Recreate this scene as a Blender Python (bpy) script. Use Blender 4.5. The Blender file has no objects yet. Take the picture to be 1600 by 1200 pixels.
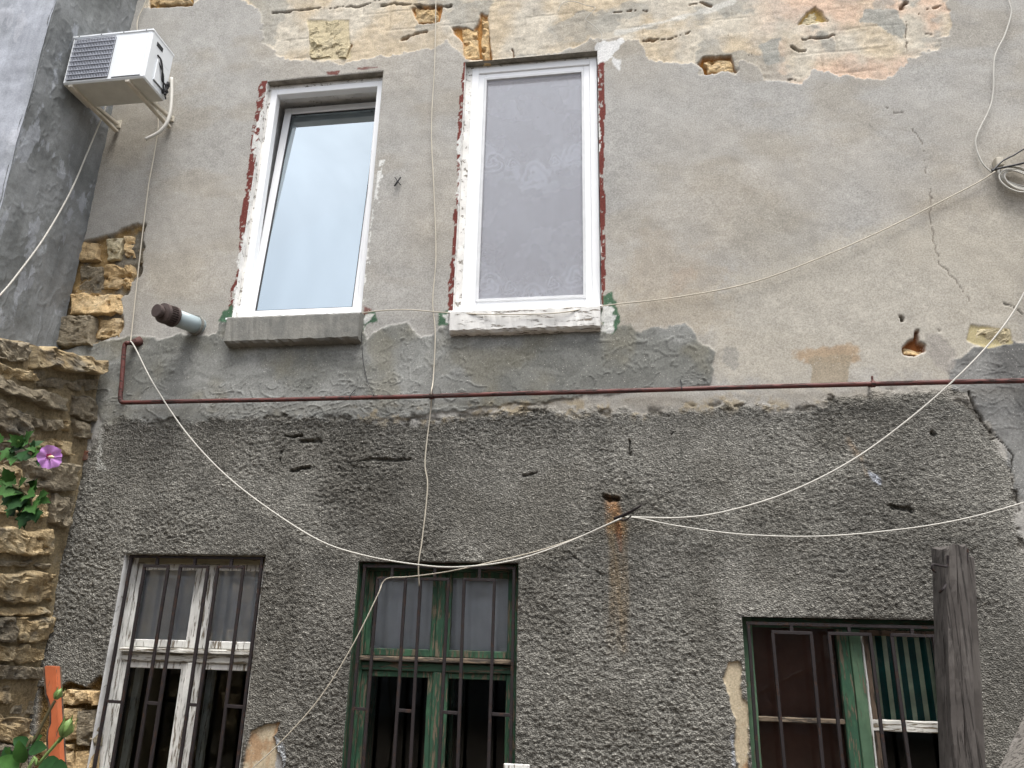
import bpy, bmesh, math, random
import numpy as np
from mathutils import Vector, Matrix
random.seed(7)
S = bpy.context.scene
C = S.collection
R = math.radians

# ------------------------------------------------------------------ camera, sky, sun, exposure
EYE = np.array([0.0, -5.0, 1.65]); FPX = 1168.0
def cam_axes(yaw, pitch, roll):
    f = np.array([-math.sin(yaw)*math.cos(pitch), math.cos(yaw)*math.cos(pitch), math.sin(pitch)])
    r = np.cross(f, [0, 0, 1]); r /= np.linalg.norm(r); u = np.cross(r, f)
    c, s = math.cos(roll), math.sin(roll)
    return np.array([c*r+s*u, -s*r+c*u, f])
AX = cam_axes(R(8.72), R(18.03), R(1.32))
cd = bpy.data.cameras.new('camera'); cam = bpy.data.objects.new('camera', cd); C.objects.link(cam)
cd.sensor_width = 36; cd.lens = 36*FPX/1600; cd.clip_start = 0.05; cd.clip_end = 2000
m = Matrix.Identity(4)
for i in range(3):
    m[i][0], m[i][1], m[i][2], m[i][3] = AX[0][i], AX[1][i], -AX[2][i], EYE[i]
cam.matrix_world = m
S.camera = cam
SUN_EL, SUN_AZ = 70, 158          # azimuth measured clockwise from +Y: light comes from behind the camera, a little from its right
w = bpy.data.worlds.new('World'); S.world = w; w.use_nodes = True
nt = w.node_tree; bg = nt.nodes['Background']
sky = nt.nodes.new('ShaderNodeTexSky'); sky.sky_type = 'NISHITA'; sky.sun_disc = False
sky.sun_elevation = R(SUN_EL); sky.sun_rotation = R(SUN_AZ); sky.air_density = 1.0; sky.dust_density = 4.0; sky.ozone_density = 1.0
hs = nt.nodes.new('ShaderNodeHueSaturation'); hs.inputs['Saturation'].default_value = 0.32      # cloud cover: pale, hardly blue
nt.links.new(sky.outputs[0], hs.inputs['Color'])
tc = nt.nodes.new('ShaderNodeTexCoord'); cl = nt.nodes.new('ShaderNodeTexNoise'); cl.inputs['Scale'].default_value = 3.2; cl.inputs['Detail'].default_value = 5; cl.inputs['Distortion'].default_value = .6
nt.links.new(tc.outputs['Generated'], cl.inputs['Vector'])
cr = nt.nodes.new('ShaderNodeMapRange'); cr.inputs[1].default_value = .32; cr.inputs[2].default_value = .68; cr.inputs[3].default_value = .76; cr.inputs[4].default_value = 1.22      # uneven cloud cover, the same all over the sky
nt.links.new(cl.outputs['Fac'], cr.inputs[0])
cm_ = nt.nodes.new('ShaderNodeMix'); cm_.data_type = 'RGBA'; cm_.blend_type = 'MULTIPLY'; cm_.inputs[0].default_value = 1
nt.links.new(hs.outputs[0], cm_.inputs[6]); nt.links.new(cr.outputs[0], cm_.inputs[7]); nt.links.new(cm_.outputs[2], bg.inputs[0])
bg.inputs[1].default_value = 0.12
sd = bpy.data.lights.new('sun', 'SUN'); sun = bpy.data.objects.new('sun', sd); C.objects.link(sun)
sd.energy = 1.3; sd.angle = R(24); sd.color = (1.0, 0.965, 0.92)
az = R(SUN_AZ); el = R(SUN_EL)
sdir = Vector((math.sin(az)*math.cos(el), math.cos(az)*math.cos(el), math.sin(el)))
sun.rotation_euler = sdir.to_track_quat('Z', 'Y').to_euler()
S.view_settings.view_transform = 'Standard'; S.view_settings.look = 'None'
S.view_settings.gamma = 1; S.view_settings.use_curve_mapping = False
S.view_settings.exposure = 1.45
S.render.engine = 'CYCLES'

# ------------------------------------------------------------------ layout helpers: where a sight line meets a real plane
def ray(px, py):
    return AX.T @ np.array([(px-800)/FPX, -(py-600)/FPX, 1.0])
def at(px, py, Y=0.0):
    d = ray(px, py); t = (Y-EYE[1])/d[1]
    return Vector(EYE + d*t)
def atX(px, py, X):
    d = ray(px, py); t = (X-EYE[0])/d[0]
    return Vector(EYE + d*t)
def xz(px, py, Y=0.0):
    p = at(px, py, Y); return (p.x, p.z)

# ------------------------------------------------------------------ noise in numpy
TAB = np.random.RandomState(11).rand(1024*1024).astype(np.float32)
def h2(ix, iy, seed):
    i = np.asarray(ix).astype(np.int32)+np.int32(seed*331 % 1024); j = np.asarray(iy).astype(np.int32)+np.int32(seed*517 % 1024)
    return TAB[((j & 1023) << 10) | (i & 1023)]
def vn(x, y, seed=0):
    x = np.asarray(x, np.float32); y = np.asarray(y, np.float32)
    ix = np.floor(x); iy = np.floor(y); fx = x-ix; fy = y-iy
    fx = fx*fx*(3-2*fx); fy = fy*fy*(3-2*fy)
    i = ix.astype(np.int32)+np.int32(seed*331 % 1024); j = iy.astype(np.int32)+np.int32(seed*517 % 1024)
    i0 = i & 1023; i1 = (i+1) & 1023; j0 = (j & 1023) << 10; j1 = ((j+1) & 1023) << 10
    a = TAB[j0 | i0]; b = TAB[j0 | i1]; c = TAB[j1 | i0]; d = TAB[j1 | i1]
    return (a+(b-a)*fx)*(1-fy)+(c+(d-c)*fx)*fy
def fbm(x, y, oct=4, seed=0):
    s = 0; a = .5; t = 0
    for o in range(oct):
        s = s+a*vn(x*2**o+o*17.3, y*2**o-o*9.1, seed+o); t += a; a *= .5
    return s/t
def worley(x, y, seed=0):
    ix = np.floor(x); iy = np.floor(y); f1 = np.full(np.shape(x), 9.0); idv = np.zeros(np.shape(x))
    for dx in (-1, 0, 1):
        for dy in (-1, 0, 1):
            cx = ix+dx; cy = iy+dy
            d = np.hypot(cx+h2(cx, cy, seed)-x, cy+h2(cx, cy, seed+5)-y)
            k = d < f1
            f1 = np.where(k, d, f1); idv = np.where(k, h2(cx, cy, seed+11), idv)
    return f1, idv
def sstep(a, b, x):
    t = np.clip((x-a)/(b-a), 0, 1); return t*t*(3-2*t)
def lin(*c):
    c = np.array(c, float)/255.0
    return np.where(c <= .04045, c/12.92, ((c+.055)/1.055)**2.4)

# ------------------------------------------------------------------ materials
MATS = {}
class NB:
    def __init__(s, name):
        s.m = bpy.data.materials.new(name); s.m.use_nodes = True; s.t = s.m.node_tree
        s.b = s.t.nodes['Principled BSDF']; MATS[name] = s.m
        g = s.n('ShaderNodeNewGeometry'); s.pos = g.outputs['Position']
    def n(s, ty, **kw):
        o = s.t.nodes.new(ty)
        for k, v in kw.items(): setattr(o, k, v)
        return o
    def l(s, a, b): s.t.links.new(a, b)
    def scaled(s, sc):
        mp = s.n('ShaderNodeMapping'); mp.inputs['Scale'].default_value = sc if hasattr(sc, '__len__') else (sc,)*3
        s.l(s.pos, mp.inputs[0]); return mp.outputs[0]
    def noise(s, sc, detail=4, rough=.55, dist=0):
        o = s.n('ShaderNodeTexNoise'); o.inputs['Scale'].default_value = 1; o.inputs['Detail'].default_value = detail
        o.inputs['Roughness'].default_value = rough; o.inputs['Distortion'].default_value = dist
        s.l(s.scaled(sc), o.inputs['Vector']); return o.outputs['Fac']
    def vor(s, sc, feature='F1'):
        o = s.n('ShaderNodeTexVoronoi'); o.inputs['Scale'].default_value = 1; o.feature = feature
        s.l(s.scaled(sc), o.inputs['Vector']); return o
    def ramp(s, x, stops):
        o = s.n('ShaderNodeValToRGB'); e = o.color_ramp.elements
        while len(e) < len(stops): e.new(.5)
        for k, (p, c) in enumerate(stops):
            e[k].position = p
            e[k].color = (c, c, c, 1) if not hasattr(c, '__len__') else (*c[:3], 1)
        s.l(x, o.inputs[0]); return o.outputs[0]
    def mix(s, f, a, b, mode='MIX'):
        o = s.n('ShaderNodeMix', data_type='RGBA', blend_type=mode); o.clamp_factor = True
        for v, k in ((f, 0), (a, 6), (b, 7)):
            if hasattr(v, 'is_linked'): s.l(v, o.inputs[k])
            elif k == 0: o.inputs[0].default_value = v
            else: o.inputs[k].default_value = (*v[:3], 1)
        return o.outputs[2]
    def col(s, c):
        if hasattr(c, 'is_linked'): s.l(c, s.b.inputs['Base Color'])
        else: s.b.inputs['Base Color'].default_value = (*c[:3], 1)
        return s
    def rough(s, v, spec=.3):
        if hasattr(v, 'is_linked'): s.l(v, s.b.inputs['Roughness'])
        else: s.b.inputs['Roughness'].default_value = v
        s.b.inputs['Specular IOR Level'].default_value = spec; return s
    def bump(s, h, dist, strength=1.0):
        o = s.n('ShaderNodeBump'); o.inputs['Distance'].default_value = dist; o.inputs['Strength'].default_value = strength
        s.l(h, o.inputs['Height'])
        if s.b.inputs['Normal'].is_linked: s.l(s.b.inputs['Normal'].links[0].from_socket, o.inputs['Normal'])
        s.l(o.outputs[0], s.b.inputs['Normal']); return s
    def attr(s, name):
        o = s.n('ShaderNodeAttribute'); o.attribute_name = name; return o

def wall_mat(name):
    b = NB(name)
    t = b.attr('tint').outputs['Color']; rg = b.attr('coarse').outputs['Fac']
    g = b.ramp(b.noise(90, 5, .7), [(.25, .62), (.75, 1.36)])
    c = b.mix(1, t, g, 'MULTIPLY')
    g2 = b.ramp(b.noise(7, 6, .65), [(.25, .88), (.75, 1.12)])
    c = b.mix(1, c, g2, 'MULTIPLY')
    v = b.vor(55); sp = b.ramp(v.outputs['Distance'], [(.10, 1), (.19, 0)])           # shell grit in the plaster
    gate = b.ramp(b.noise(14, 2), [(.47, 0), (.58, 1)])
    sm = b.mix(1, sp, gate, 'MULTIPLY')
    c = b.mix(sm, c, (.55, .53, .48))
    v2 = b.vor(23); dk = b.ramp(v2.outputs['Distance'], [(.05, 1), (.085, 0)])
    gate2 = b.ramp(b.noise(9, 2), [(.55, 0), (.62, 1)])
    c = b.mix(b.mix(1, dk, gate2, 'MULTIPLY'), c, (.09, .085, .075))
    vg = b.vor((105, 105, 125)); sep = b.n('ShaderNodeSeparateColor'); b.l(vg.outputs['Color'], sep.inputs[0])
    grit = b.mix(rg, (1, 1, 1), b.ramp(sep.outputs[0], [(0, .62), (.55, .92), (1, 1.55)]))      # each grain of the cast has its own tone
    c = b.mix(1, c, grit, 'MULTIPLY')
    b.col(c).rough(.95, .15)
    hh = b.noise(160, 4, .7)
    b.bump(hh, .004, .5)
    v3 = b.vor((105, 105, 125)); m_ = b.n('ShaderNodeMath', operation='MULTIPLY'); b.l(v3.outputs['Distance'], m_.inputs[0]); b.l(rg, m_.inputs[1])
    b.bump(m_.outputs[0], .010, .9)
    return b.m
wall_mat('wall_plaster')

def stone_mat(name, c1, c2, c3, pit=.7, dirty=1.0):
    b = NB(name)
    n1 = b.noise(5, 5, .6); c = b.ramp(n1, [(.3, c1), (.5, c2), (.72, c3)])
    oi = b.n('ShaderNodeObjectInfo'); c = b.mix(1, c, b.ramp(oi.outputs['Random'], [(0, .72), (1, 1.18)]), 'MULTIPLY')
    c = b.mix(1, c, b.ramp(b.noise(60, 5, .75), [(.3, .62), (.68, 1.25)]), 'MULTIPLY')
    dirt = b.ramp(b.noise(3.1, 4, .7), [(.52, 0), (.68, .8*dirty)])
    c = b.mix(dirt, c, (.10, .095, .085))
    lich = b.ramp(b.noise((2.2, 2.2, 4.5), 5, .7), [(.58, 0), (.7, .8*dirty)])
    c = b.mix(lich, c, (.17, .165, .15))
    b.col(c).rough(.95, .15)
    b.bump(b.noise((30, 30, 75), 6, .75), .030, pit)
    b.bump(b.vor(120).outputs['Distance'], .006, .5)
    return b.m
stone_mat('shell_stone', lin(170, 148, 112), lin(188, 167, 130), lin(200, 185, 154), .8, .85)
stone_mat('old_stone', lin(144, 135, 118)*.92, lin(166, 154, 132)*.92, lin(186, 175, 152)*.92, 1.0, .85)
stone_mat('pale_stone', lin(184, 172, 142), lin(193, 181, 150), lin(200, 189, 162), .4, .15)
stone_mat('fresh_stone', lin(194, 164, 120), lin(204, 177, 134), lin(210, 189, 154), .5, .3)
stone_mat('brick_red', lin(128, 86, 70), lin(140, 98, 80), lin(140, 108, 92), .5)
def mortar_mat():
    b = NB('mortar'); c = b.ramp(b.noise(6, 5, .7), [(.3, lin(138, 124, 100)*.9), (.55, lin(174, 157, 124)*.9), (.75, lin(164, 157, 142)*.9)])
    c = b.mix(1, c, b.ramp(b.noise(55, 5, .75), [(.3, .55), (.7, 1.25)]), 'MULTIPLY')
    b.col(c).rough(.97, .1); b.bump(b.noise(40, 6, .75), .03, 1)
mortar_mat()
def render_mat(name, dark, mid, light, amt):
    b = NB(name)
    n1 = b.noise((1.6, 1.6, 1.15), 5, .55, .6)
    c = b.mix(b.ramp(n1, [(.44, 0), (.54, 1)]), dark, mid)
    n2 = b.noise((3.6, 3.6, 1.7), 7, .62, .25)
    c = b.mix(b.ramp(n2, [(amt, 0), (amt+.03, 1)]), c, light)
    c = b.mix(1, c, b.ramp(b.noise(4, 6, .65), [(.25, .78), (.75, 1.2)]), 'MULTIPLY')
    c = b.mix(1, c, b.ramp(b.noise((7, 7, .45), 5, .65), [(.35, .82), (.65, 1.1)]), 'MULTIPLY')
    c = b.mix(1, c, b.ramp(b.noise(80, 4, .7), [(.3, .84), (.7, 1.14)]), 'MULTIPLY')
    b.col(c).rough(.88, .2)
    b.bump(n2, .012, .6); b.bump(b.noise(120, 4, .7), .003, .6)
render_mat('cement_render', lin(120, 123, 123)*.95, lin(134, 137, 138)*.95, lin(156, 160, 165)*.95, .56)
render_mat('pale_render', lin(172, 176, 184)*.92, lin(164, 168, 174)*.92, lin(184, 187, 194)*.92, .6)

def paint_mat(name, paint, under, amt, grain='z', rough=.55, paint2=None, sc=1.0):
    b = NB(name)
    st = {'z': (60, 60, 7), 'x': (7, 60, 60), 'n': (28, 28, 28), 'p': (75, 75, 1.6)}[grain]
    st = tuple(v*sc for v in st)
    n1 = b.noise(st, 6, .65, .3)
    p = b.mix(1, paint, b.ramp(b.noise(9, 5, .6), [(.25, .72), (.75, 1.15)]), 'MULTIPLY')
    if paint2 is not None: p = b.mix(b.ramp(b.noise((16, 16, 5), 4, .6), [(.5, 0), (.6, .85)]), p, paint2)
    wd = b.mix(b.noise(tuple(v*3 for v in st), 4, .6), tuple(v*.5 for v in under), under)
    wv = b.ramp(n1, [(amt, 0), (amt+.02, 1)])
    c = b.mix(wv, p, wd)
    rim = b.ramp(n1, [(amt-.03, 0), (amt-.005, .5), (amt+.005, 0)])
    c = b.mix(rim, c, tuple(min(1, v*.35) for v in under))
    b.col(c); b.rough(b.ramp(wv, [(0, rough), (1, .9)]), .35)
    b.bump(b.ramp(n1, [(amt-.01, 1), (amt+.012, 0)]), .0025, .9); b.bump(b.noise(tuple(v*2 for v in st), 4, .6), .002, .6)
    return b.m
WOOD = (.22, .17, .12)
paint_mat('white_old_paint', (.74, .74, .71), (.26, .22, .17), .575, 'z')
paint_mat('white_old_paint_h', (.68, .67, .62), (.24, .20, .14), .545, 'x')
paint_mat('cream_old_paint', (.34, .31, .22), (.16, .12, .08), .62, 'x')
paint_mat('green_paint', (.034, .090, .054), (.20, .165, .115), .545, 'z', .55, (.055, .13, .072))
paint_mat('green_paint_h', (.028, .072, .044), (.15, .12, .085), .545, 'x', .55, (.04, .09, .055))
paint_mat('pale_green_paint', (.085, .155, .095), (.20, .17, .12), .63, 'z', .55, (.11, .18, .11))
paint_mat('bare_wood_h', (.20, .155, .11), (.10, .085, .07), .5, 'x', .85)
paint_mat('brown_wood', (.12, .085, .06), (.05, .04, .03), .56, 'z', .8)
paint_mat('white_flaky', (.78, .77, .74), (.30, .27, .23), .60, 'n', .6)
paint_mat('white_reveal', (.80, .80, .79), (.42, .40, .36), .64, 'n', .6, None, .7)
paint_mat('white_sill', (.74, .73, .70), (.26, .22, .18), .585, 'x', .6, None, .9)
paint_mat('grey_post', (.085, .076, .070), (.052, .046, .042), .57, 'p', .9, (.11, .10, .092))
paint_mat('grey_plank', (.15, .138, .122), (.07, .06, .052), .56, 'p', .9, (.19, .175, .16))
paint_mat('orange_paint', (.46, .125, .05), (.22, .13, .08), .64, 'z', .6, (.40, .14, .07))
paint_mat('red_pipe_paint', (.115, .036, .030), (.05, .032, .027), .56, 'x', .55, (.080, .032, .029))
paint_mat('rust_iron', (.022, .017, .018), (.055, .030, .022), .58, 'n', .75)
paint_mat('pipe_flange', (.10, .045, .038), (.05, .03, .025), .6, 'n', .8)

def plain(name, c, rough=.5, spec=.4, var=.12, sc=12, metal=0):
    b = NB(name); x = b.mix(1, c, b.ramp(b.noise(sc, 5, .6), [(.25, 1-var), (.75, 1+var)]), 'MULTIPLY')
    b.col(x).rough(rough, spec); b.b.inputs['Metallic'].default_value = metal; return b
plain('white_pvc', (.83, .84, .85), .35, .5, .03, 5)
plain('pvc_gasket', (.03, .03, .032), .6)
plain('pvc_grey', (.60, .61, .62), .4)  # greyer plastic, for the screen frame
plain('ac_white', (.74, .77, .79), .38, .5, .04, 4)
plain('ac_metal', (.50, .49, .44), .5, .4, .12, 9)
plain('bracket_metal', (.52, .48, .40), .55, .4, .22, 14)
plain('black_plastic', (.016, .016, .018), .5)
plain('painted_dark', (.02, .022, .025), .7)  # near black: the shade inside openings put into the colour
plain('grille_wire', (.42, .44, .50), .5, .4)
plain('cable_white', (.47, .455, .41), .55, .4, .10, 6)
plain('cable_cream', (.48, .44, .36), .6, .3, .15, 6)
plain('flue_grey', (.33, .40, .42), .42, .45, .08, 8)
plain('flue_brown', (.075, .055, .050), .6, .3, .15, 30)
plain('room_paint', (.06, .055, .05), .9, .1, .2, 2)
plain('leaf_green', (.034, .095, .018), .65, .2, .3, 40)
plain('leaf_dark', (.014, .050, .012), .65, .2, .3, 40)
plain('bud_green', (.16, .25, .075), .5, .4, .2, 40)
plain('stem_brown', (.10, .085, .045), .8, .2, .2, 30)
plain('petal_violet', (.50, .24, .57), .6, .25, .14, 60)
plain('petal_heart', (.42, .03, .12), .6, .25, .14, 60)
plain('stamen_cream', (.75, .68, .40), .6)
plain('ground_earth', (.12, .10, .08), .95, .1, .35, 3)
plain('slate_curtain', (.05, .065, .075), .9, .1, .15, 5)
plain('brown_curtain', (.20, .095, .072), .9, .1, .25, 6)
plain('grey_curtain', (.88, .87, .90), .9, .1, .15, 5)
def conc_mat():
    b = NB('concrete_sill'); c = b.ramp(b.noise(7, 6, .65), [(.25, lin(112, 113, 110)*.9), (.55, lin(140, 139, 133)*.9), (.8, lin(160, 158, 150)*.9)])
    c = b.mix(1, c, b.ramp(b.noise(70, 4, .7), [(.3, .85), (.7, 1.12)]), 'MULTIPLY')
    b.col(c).rough(.93, .15); b.bump(b.noise(50, 5, .7), .006, .7)
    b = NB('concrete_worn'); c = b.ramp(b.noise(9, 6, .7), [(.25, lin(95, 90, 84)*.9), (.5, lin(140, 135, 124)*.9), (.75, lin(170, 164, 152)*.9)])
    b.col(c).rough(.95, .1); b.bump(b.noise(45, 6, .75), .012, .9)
conc_mat()
def glass_mat(name, fac, tint=(.9, .93, .95), gl=(1, 1, 1), rough=.0):
    b = NB(name); t = b.t; t.nodes.remove(b.b)
    tr = b.n('ShaderNodeBsdfTransparent'); tr.inputs[0].default_value = (*tint, 1)
    g = b.n('ShaderNodeBsdfGlossy'); g.inputs['Color'].default_value = (*gl, 1); g.inputs['Roughness'].default_value = rough
    fr = b.n('ShaderNodeFresnel'); fr.inputs['IOR'].default_value = 1.5
    ad = b.n('ShaderNodeMath', operation='MULTIPLY_ADD'); b.l(fr.outputs[0], ad.inputs[0]); ad.inputs[1].default_value = 1.0; ad.inputs[2].default_value = fac
    bp = b.n('ShaderNodeBump'); bp.inputs['Distance'].default_value = .002; bp.inputs['Strength'].default_value = .05
    b.l(b.noise(1.3, 0), bp.inputs['Height']); b.l(bp.outputs[0], g.inputs['Normal'])
    mx = b.n('ShaderNodeMixShader'); b.l(ad.outputs[0], mx.inputs[0]); b.l(tr.outputs[0], mx.inputs[1]); b.l(g.outputs[0], mx.inputs[2])
    b.l(mx.outputs[0], t.nodes['Material Output'].inputs[0])
glass_mat('glass_new', .47, (.22, .25, .26), (.84, .95, 1.0))
glass_mat('glass_dim', -.025, (.85, .88, .88))
glass_mat('glass_clear', .02)
glass_mat('glass_old', .05, (.93, .95, .95), (.92, .93, 1.0), .03)
def veil_mat(name, colr, cover, tex=None):
    b = NB(name); t = b.t
    b.col(colr).rough(.9, .1)
    if tex: b.col(tex(b))
    tr = b.n('ShaderNodeBsdfTransparent'); mx = b.n('ShaderNodeMixShader')
    if callable(cover): b.l(cover(b), mx.inputs[0])
    else: mx.inputs[0].default_value = cover
    b.l(tr.outputs[0], mx.inputs[1]); b.l(b.b.outputs[0], mx.inputs[2]); b.l(mx.outputs[0], t.nodes['Material Output'].inputs[0])
    return b
veil_mat('insect_screen', (.76, .75, .80), .28)
veil_mat('lace', (.90, .87, .90), lambda b: b.attr('weave').outputs['Fac'])
def stripe_mat():
    b = NB('striped_curtain'); w_ = b.n('ShaderNodeTexWave'); w_.wave_type = 'BANDS'; w_.bands_direction = 'X'
    w_.inputs['Scale'].default_value = 1; w_.inputs['Distortion'].default_value = .4; w_.inputs['Detail'].default_value = 2
    b.l(b.scaled((4.9, 1, .25)), w_.inputs['Vector'])
    c = b.ramp(w_.outputs['Fac'], [(.60, (.02, .12, .11)), (.66, (.88, .92, .68))])
    b.col(b.mix(1, c, b.ramp(b.noise(10, 4), [(.3, .7), (.7, 1.2)]), 'MULTIPLY')).rough(.9, .1)
stripe_mat()

# ------------------------------------------------------------------ mesh and object helpers
WLOC = {}
def link(o, parent=None):
    C.objects.link(o)
    if parent is not None: o.parent = parent
    return o
def thing(name, label, cat, loc=(0, 0, 0), group=None):
    o = bpy.data.objects.new(name, None); o.empty_display_size = .1; link(o); o.location = loc
    WLOC[o.name] = Vector(loc); o['label'] = label; o['category'] = cat
    if group: o['group'] = group
    return o
def tag(o, label, cat, group=None):
    o['label'] = label; o['category'] = cat
    if group: o['group'] = group
    return o
class MB:
    def __init__(s): s.v = []; s.f = []
    def add(s, vs, fs):
        k = len(s.v); s.v += [tuple(p) for p in vs]; s.f += [tuple(i+k for i in q) for q in fs]; return s
    def box(s, x0, x1, y0, y1, z0, z1, ch=.003, seg=1, nz=0.0, seed=0):
        """chamfered bar along its longest axis, its edges slightly uneven"""
        lo = (min(x0, x1), min(y0, y1), min(z0, z1)); hi = (max(x0, x1), max(y0, y1), max(z0, z1))
        L = [hi[i]-lo[i] for i in range(3)]; a = L.index(max(L)); o1, o2 = [i for i in range(3) if i != a]
        A = Vector([(lo[i]+hi[i])/2 for i in range(3)]); B = A.copy(); A[a] = lo[a]; B[a] = hi[a]
        e1 = Vector((0, 0, 0)); e1[o1] = 1
        return s.beam(A, B, e1, L[o1], L[o2], ch, seg, nz, seed)
    def beam(s, A, B, e1, w, d, ch=.003, seg=1, nz=0.0, seed=0, w1=None, d1=None):
        A = Vector(A); B = Vector(B); ax = (B-A).normalized(); e1 = Vector(e1); e1 = (e1-ax*e1.dot(ax)).normalized(); e2 = ax.cross(e1)
        rn = random.Random(seed*7919+int(1000*(A.x+A.z)))
        w1 = w if w1 is None else w1; d1 = d if d1 is None else d1
        ch = min(ch, w*.4, d*.4); vs = []; fs = []
        ts = [0]+[k/seg for k in range(seg+1)]+[1]; n = len(ts)
        for j, t in enumerate(ts):
            W = (w+(w1-w)*t)/2; D = (d+(d1-d)*t)/2; c = ch
            p = A+(B-A)*t; k = 1.0
            if j in (0, n-1): W -= c; D -= c
            elif j == 1: p = p+ax*c
            elif j == n-2: p = p-ax*c
            ring = [(W-c, D), (W, D-c), (W, -D+c), (W-c, -D), (-W+c, -D), (-W, -D+c), (-W, D-c), (-W+c, D)]
            for (u, v) in ring:
                vs.append(p+e1*(u+rn.uniform(-nz, nz))+e2*(v+rn.uniform(-nz, nz)))
        for j in range(n-1):
            for i in range(8):
                a = j*8+i; b = j*8+(i+1) % 8
                fs.append((a, a+8, b+8, b))
        fs.append(tuple(range(8))); fs.append(tuple((n-1)*8+i for i in reversed(range(8))))
        return s.add(vs, fs)
    def tube(s, pts, r, n=8, caps=True):
        pts = [Vector(p) for p in pts]; N = len(pts); rr = r if hasattr(r, '__len__') else [r]*N
        T = [(pts[min(i+1, N-1)]-pts[max(i-1, 0)]).normalized() for i in range(N)]
        u = T[0].orthogonal().normalized(); vs = []; fs = []
        for i in range(N):
            u = (u-T[i]*u.dot(T[i])); u = u.normalized() if u.length > 1e-6 else T[i].orthogonal().normalized(); v = T[i].cross(u)
            for k in range(n):
                a = 2*math.pi*k/n; vs.append(pts[i]+(u*math.cos(a)+v*math.sin(a))*rr[i])
        for i in range(N-1):
            for k in range(n):
                a = i*n+k; b = i*n+(k+1) % n; fs.append((a, b, b+n, a+n))
        if caps: fs.append(tuple(reversed(range(n)))); fs.append(tuple((N-1)*n+k for k in range(n)))
        return s.add(vs, fs)
    def build(s, name, mat, parent=None, smooth=False):
        loc = Vector((0, 0, 0)); q = parent
        while q is not None: loc = loc+q.location; q = q.parent
        me = bpy.data.meshes.new(name)
        me.from_pydata([(p[0]-loc.x, p[1]-loc.y, p[2]-loc.z) for p in s.v], [], s.f)
        me.materials.append(MATS[mat])
        if smooth:
            me.polygons.foreach_set('use_smooth', [True]*len(me.polygons))
        me.update()
        return link(bpy.data.objects.new(name, me), parent)
def smooth_path(pts, sub=6):
    pts = [Vector(p) for p in pts]; out = []
    for i in range(len(pts)-1):
        p0 = pts[max(i-1, 0)]; p1 = pts[i]; p2 = pts[i+1]; p3 = pts[min(i+2, len(pts)-1)]
        for k in range(sub):
            t = k/sub
            out.append(.5*((2*p1)+(p2-p0)*t+(2*p0-5*p1+4*p2-p3)*t*t+(3*p1-p0-3*p2+p3)*t**3))
    return out+[pts[-1]]
def grid_mesh(name, V, Fm, mat, parent=None, attrs=None, smooth=True):
    """V: (n,3) array, Fm: (k,4) quad index array"""
    me = bpy.data.meshes.new(name)
    me.vertices.add(len(V)); me.vertices.foreach_set('co', np.ascontiguousarray(V, np.float32).ravel())
    k = len(Fm); me.loops.add(4*k); me.loops.foreach_set('vertex_index', Fm.astype(np.int32).ravel())
    me.polygons.add(k); me.polygons.foreach_set('loop_start', np.arange(0, 4*k, 4, dtype=np.int32))
    me.polygons.foreach_set('use_smooth', np.full(k, smooth))
    for an, (ty, arr) in (attrs or {}).items():
        at_ = me.attributes.new(an, ty, 'POINT')
        at_.data.foreach_set('color' if ty == 'FLOAT_COLOR' else 'value', np.ascontiguousarray(arr, np.float32).ravel())
    me.materials.append(MATS[mat]); me.update(calc_edges=True); me.validate()
    return link(bpy.data.objects.new(name, me), parent)
def quad_idx(nx, nz):
    i = np.arange(nx-1)[None, :]+np.arange(nz-1)[:, None]*nx
    return np.stack([i, i+1, i+nx+1, i+nx], -1).reshape(-1, 4)

# ------------------------------------------------------------------ ground
g = MB(); g.add([(-300, -300, 0), (300, -300, 0), (300, 300, 0), (-300, 300, 0)], [(0, 1, 2, 3)])
gr = g.build('ground', 'ground_earth'); gr['kind'] = 'structure'

# ------------------------------------------------------------------ unseen house added behind the camera to shade the foot of the wall
oh = thing('added_shade_house', 'unseen plain house added behind the viewer to shade the wall foot', 'house', (0, -9.5, 0))
b = MB(); b.box(-14, 14, -16.5, -9.5, -.2, 6.4, .02); b.build('wall', 'cement_render', oh)
b = MB(); b.add([(-14.4, -9.1, 6.3), (14.4, -9.1, 6.3), (14.4, -13, 8.0), (-14.4, -13, 8.0), (-14.4, -16.9, 6.3), (14.4, -16.9, 6.3)], [(0, 1, 2, 3), (3, 2, 5, 4), (0, 3, 4), (1, 5, 2)]); b.build('roof', 'brown_wood', oh)
for xx in (-9, -5.5, -2, 4, 7.5):
    b = MB(); b.box(xx-.55, xx+.55, -9.51, -9.47, 1.2, 2.9, .01); wo = b.build('window', 'white_old_paint', oh)
    b = MB(); b.box(xx-.47, xx+.47, -9.472, -9.462, 1.28, 2.82, .002); b.build('pane', 'painted_dark', oh)
b = MB(); b.box(.6, 1.6, -9.51, -9.46, 0, 2.2, .01); b.build('door', 'brown_wood', oh)

# ------------------------------------------------------------------ the house: facade wall
house = thing('old_house', 'old two-storey house wall with patched grey plaster above dark roughcast', 'house', (0, 0, 0))

def quad(pts, Y=0): return [xz(px, py, Y) for px, py in pts]
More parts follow.
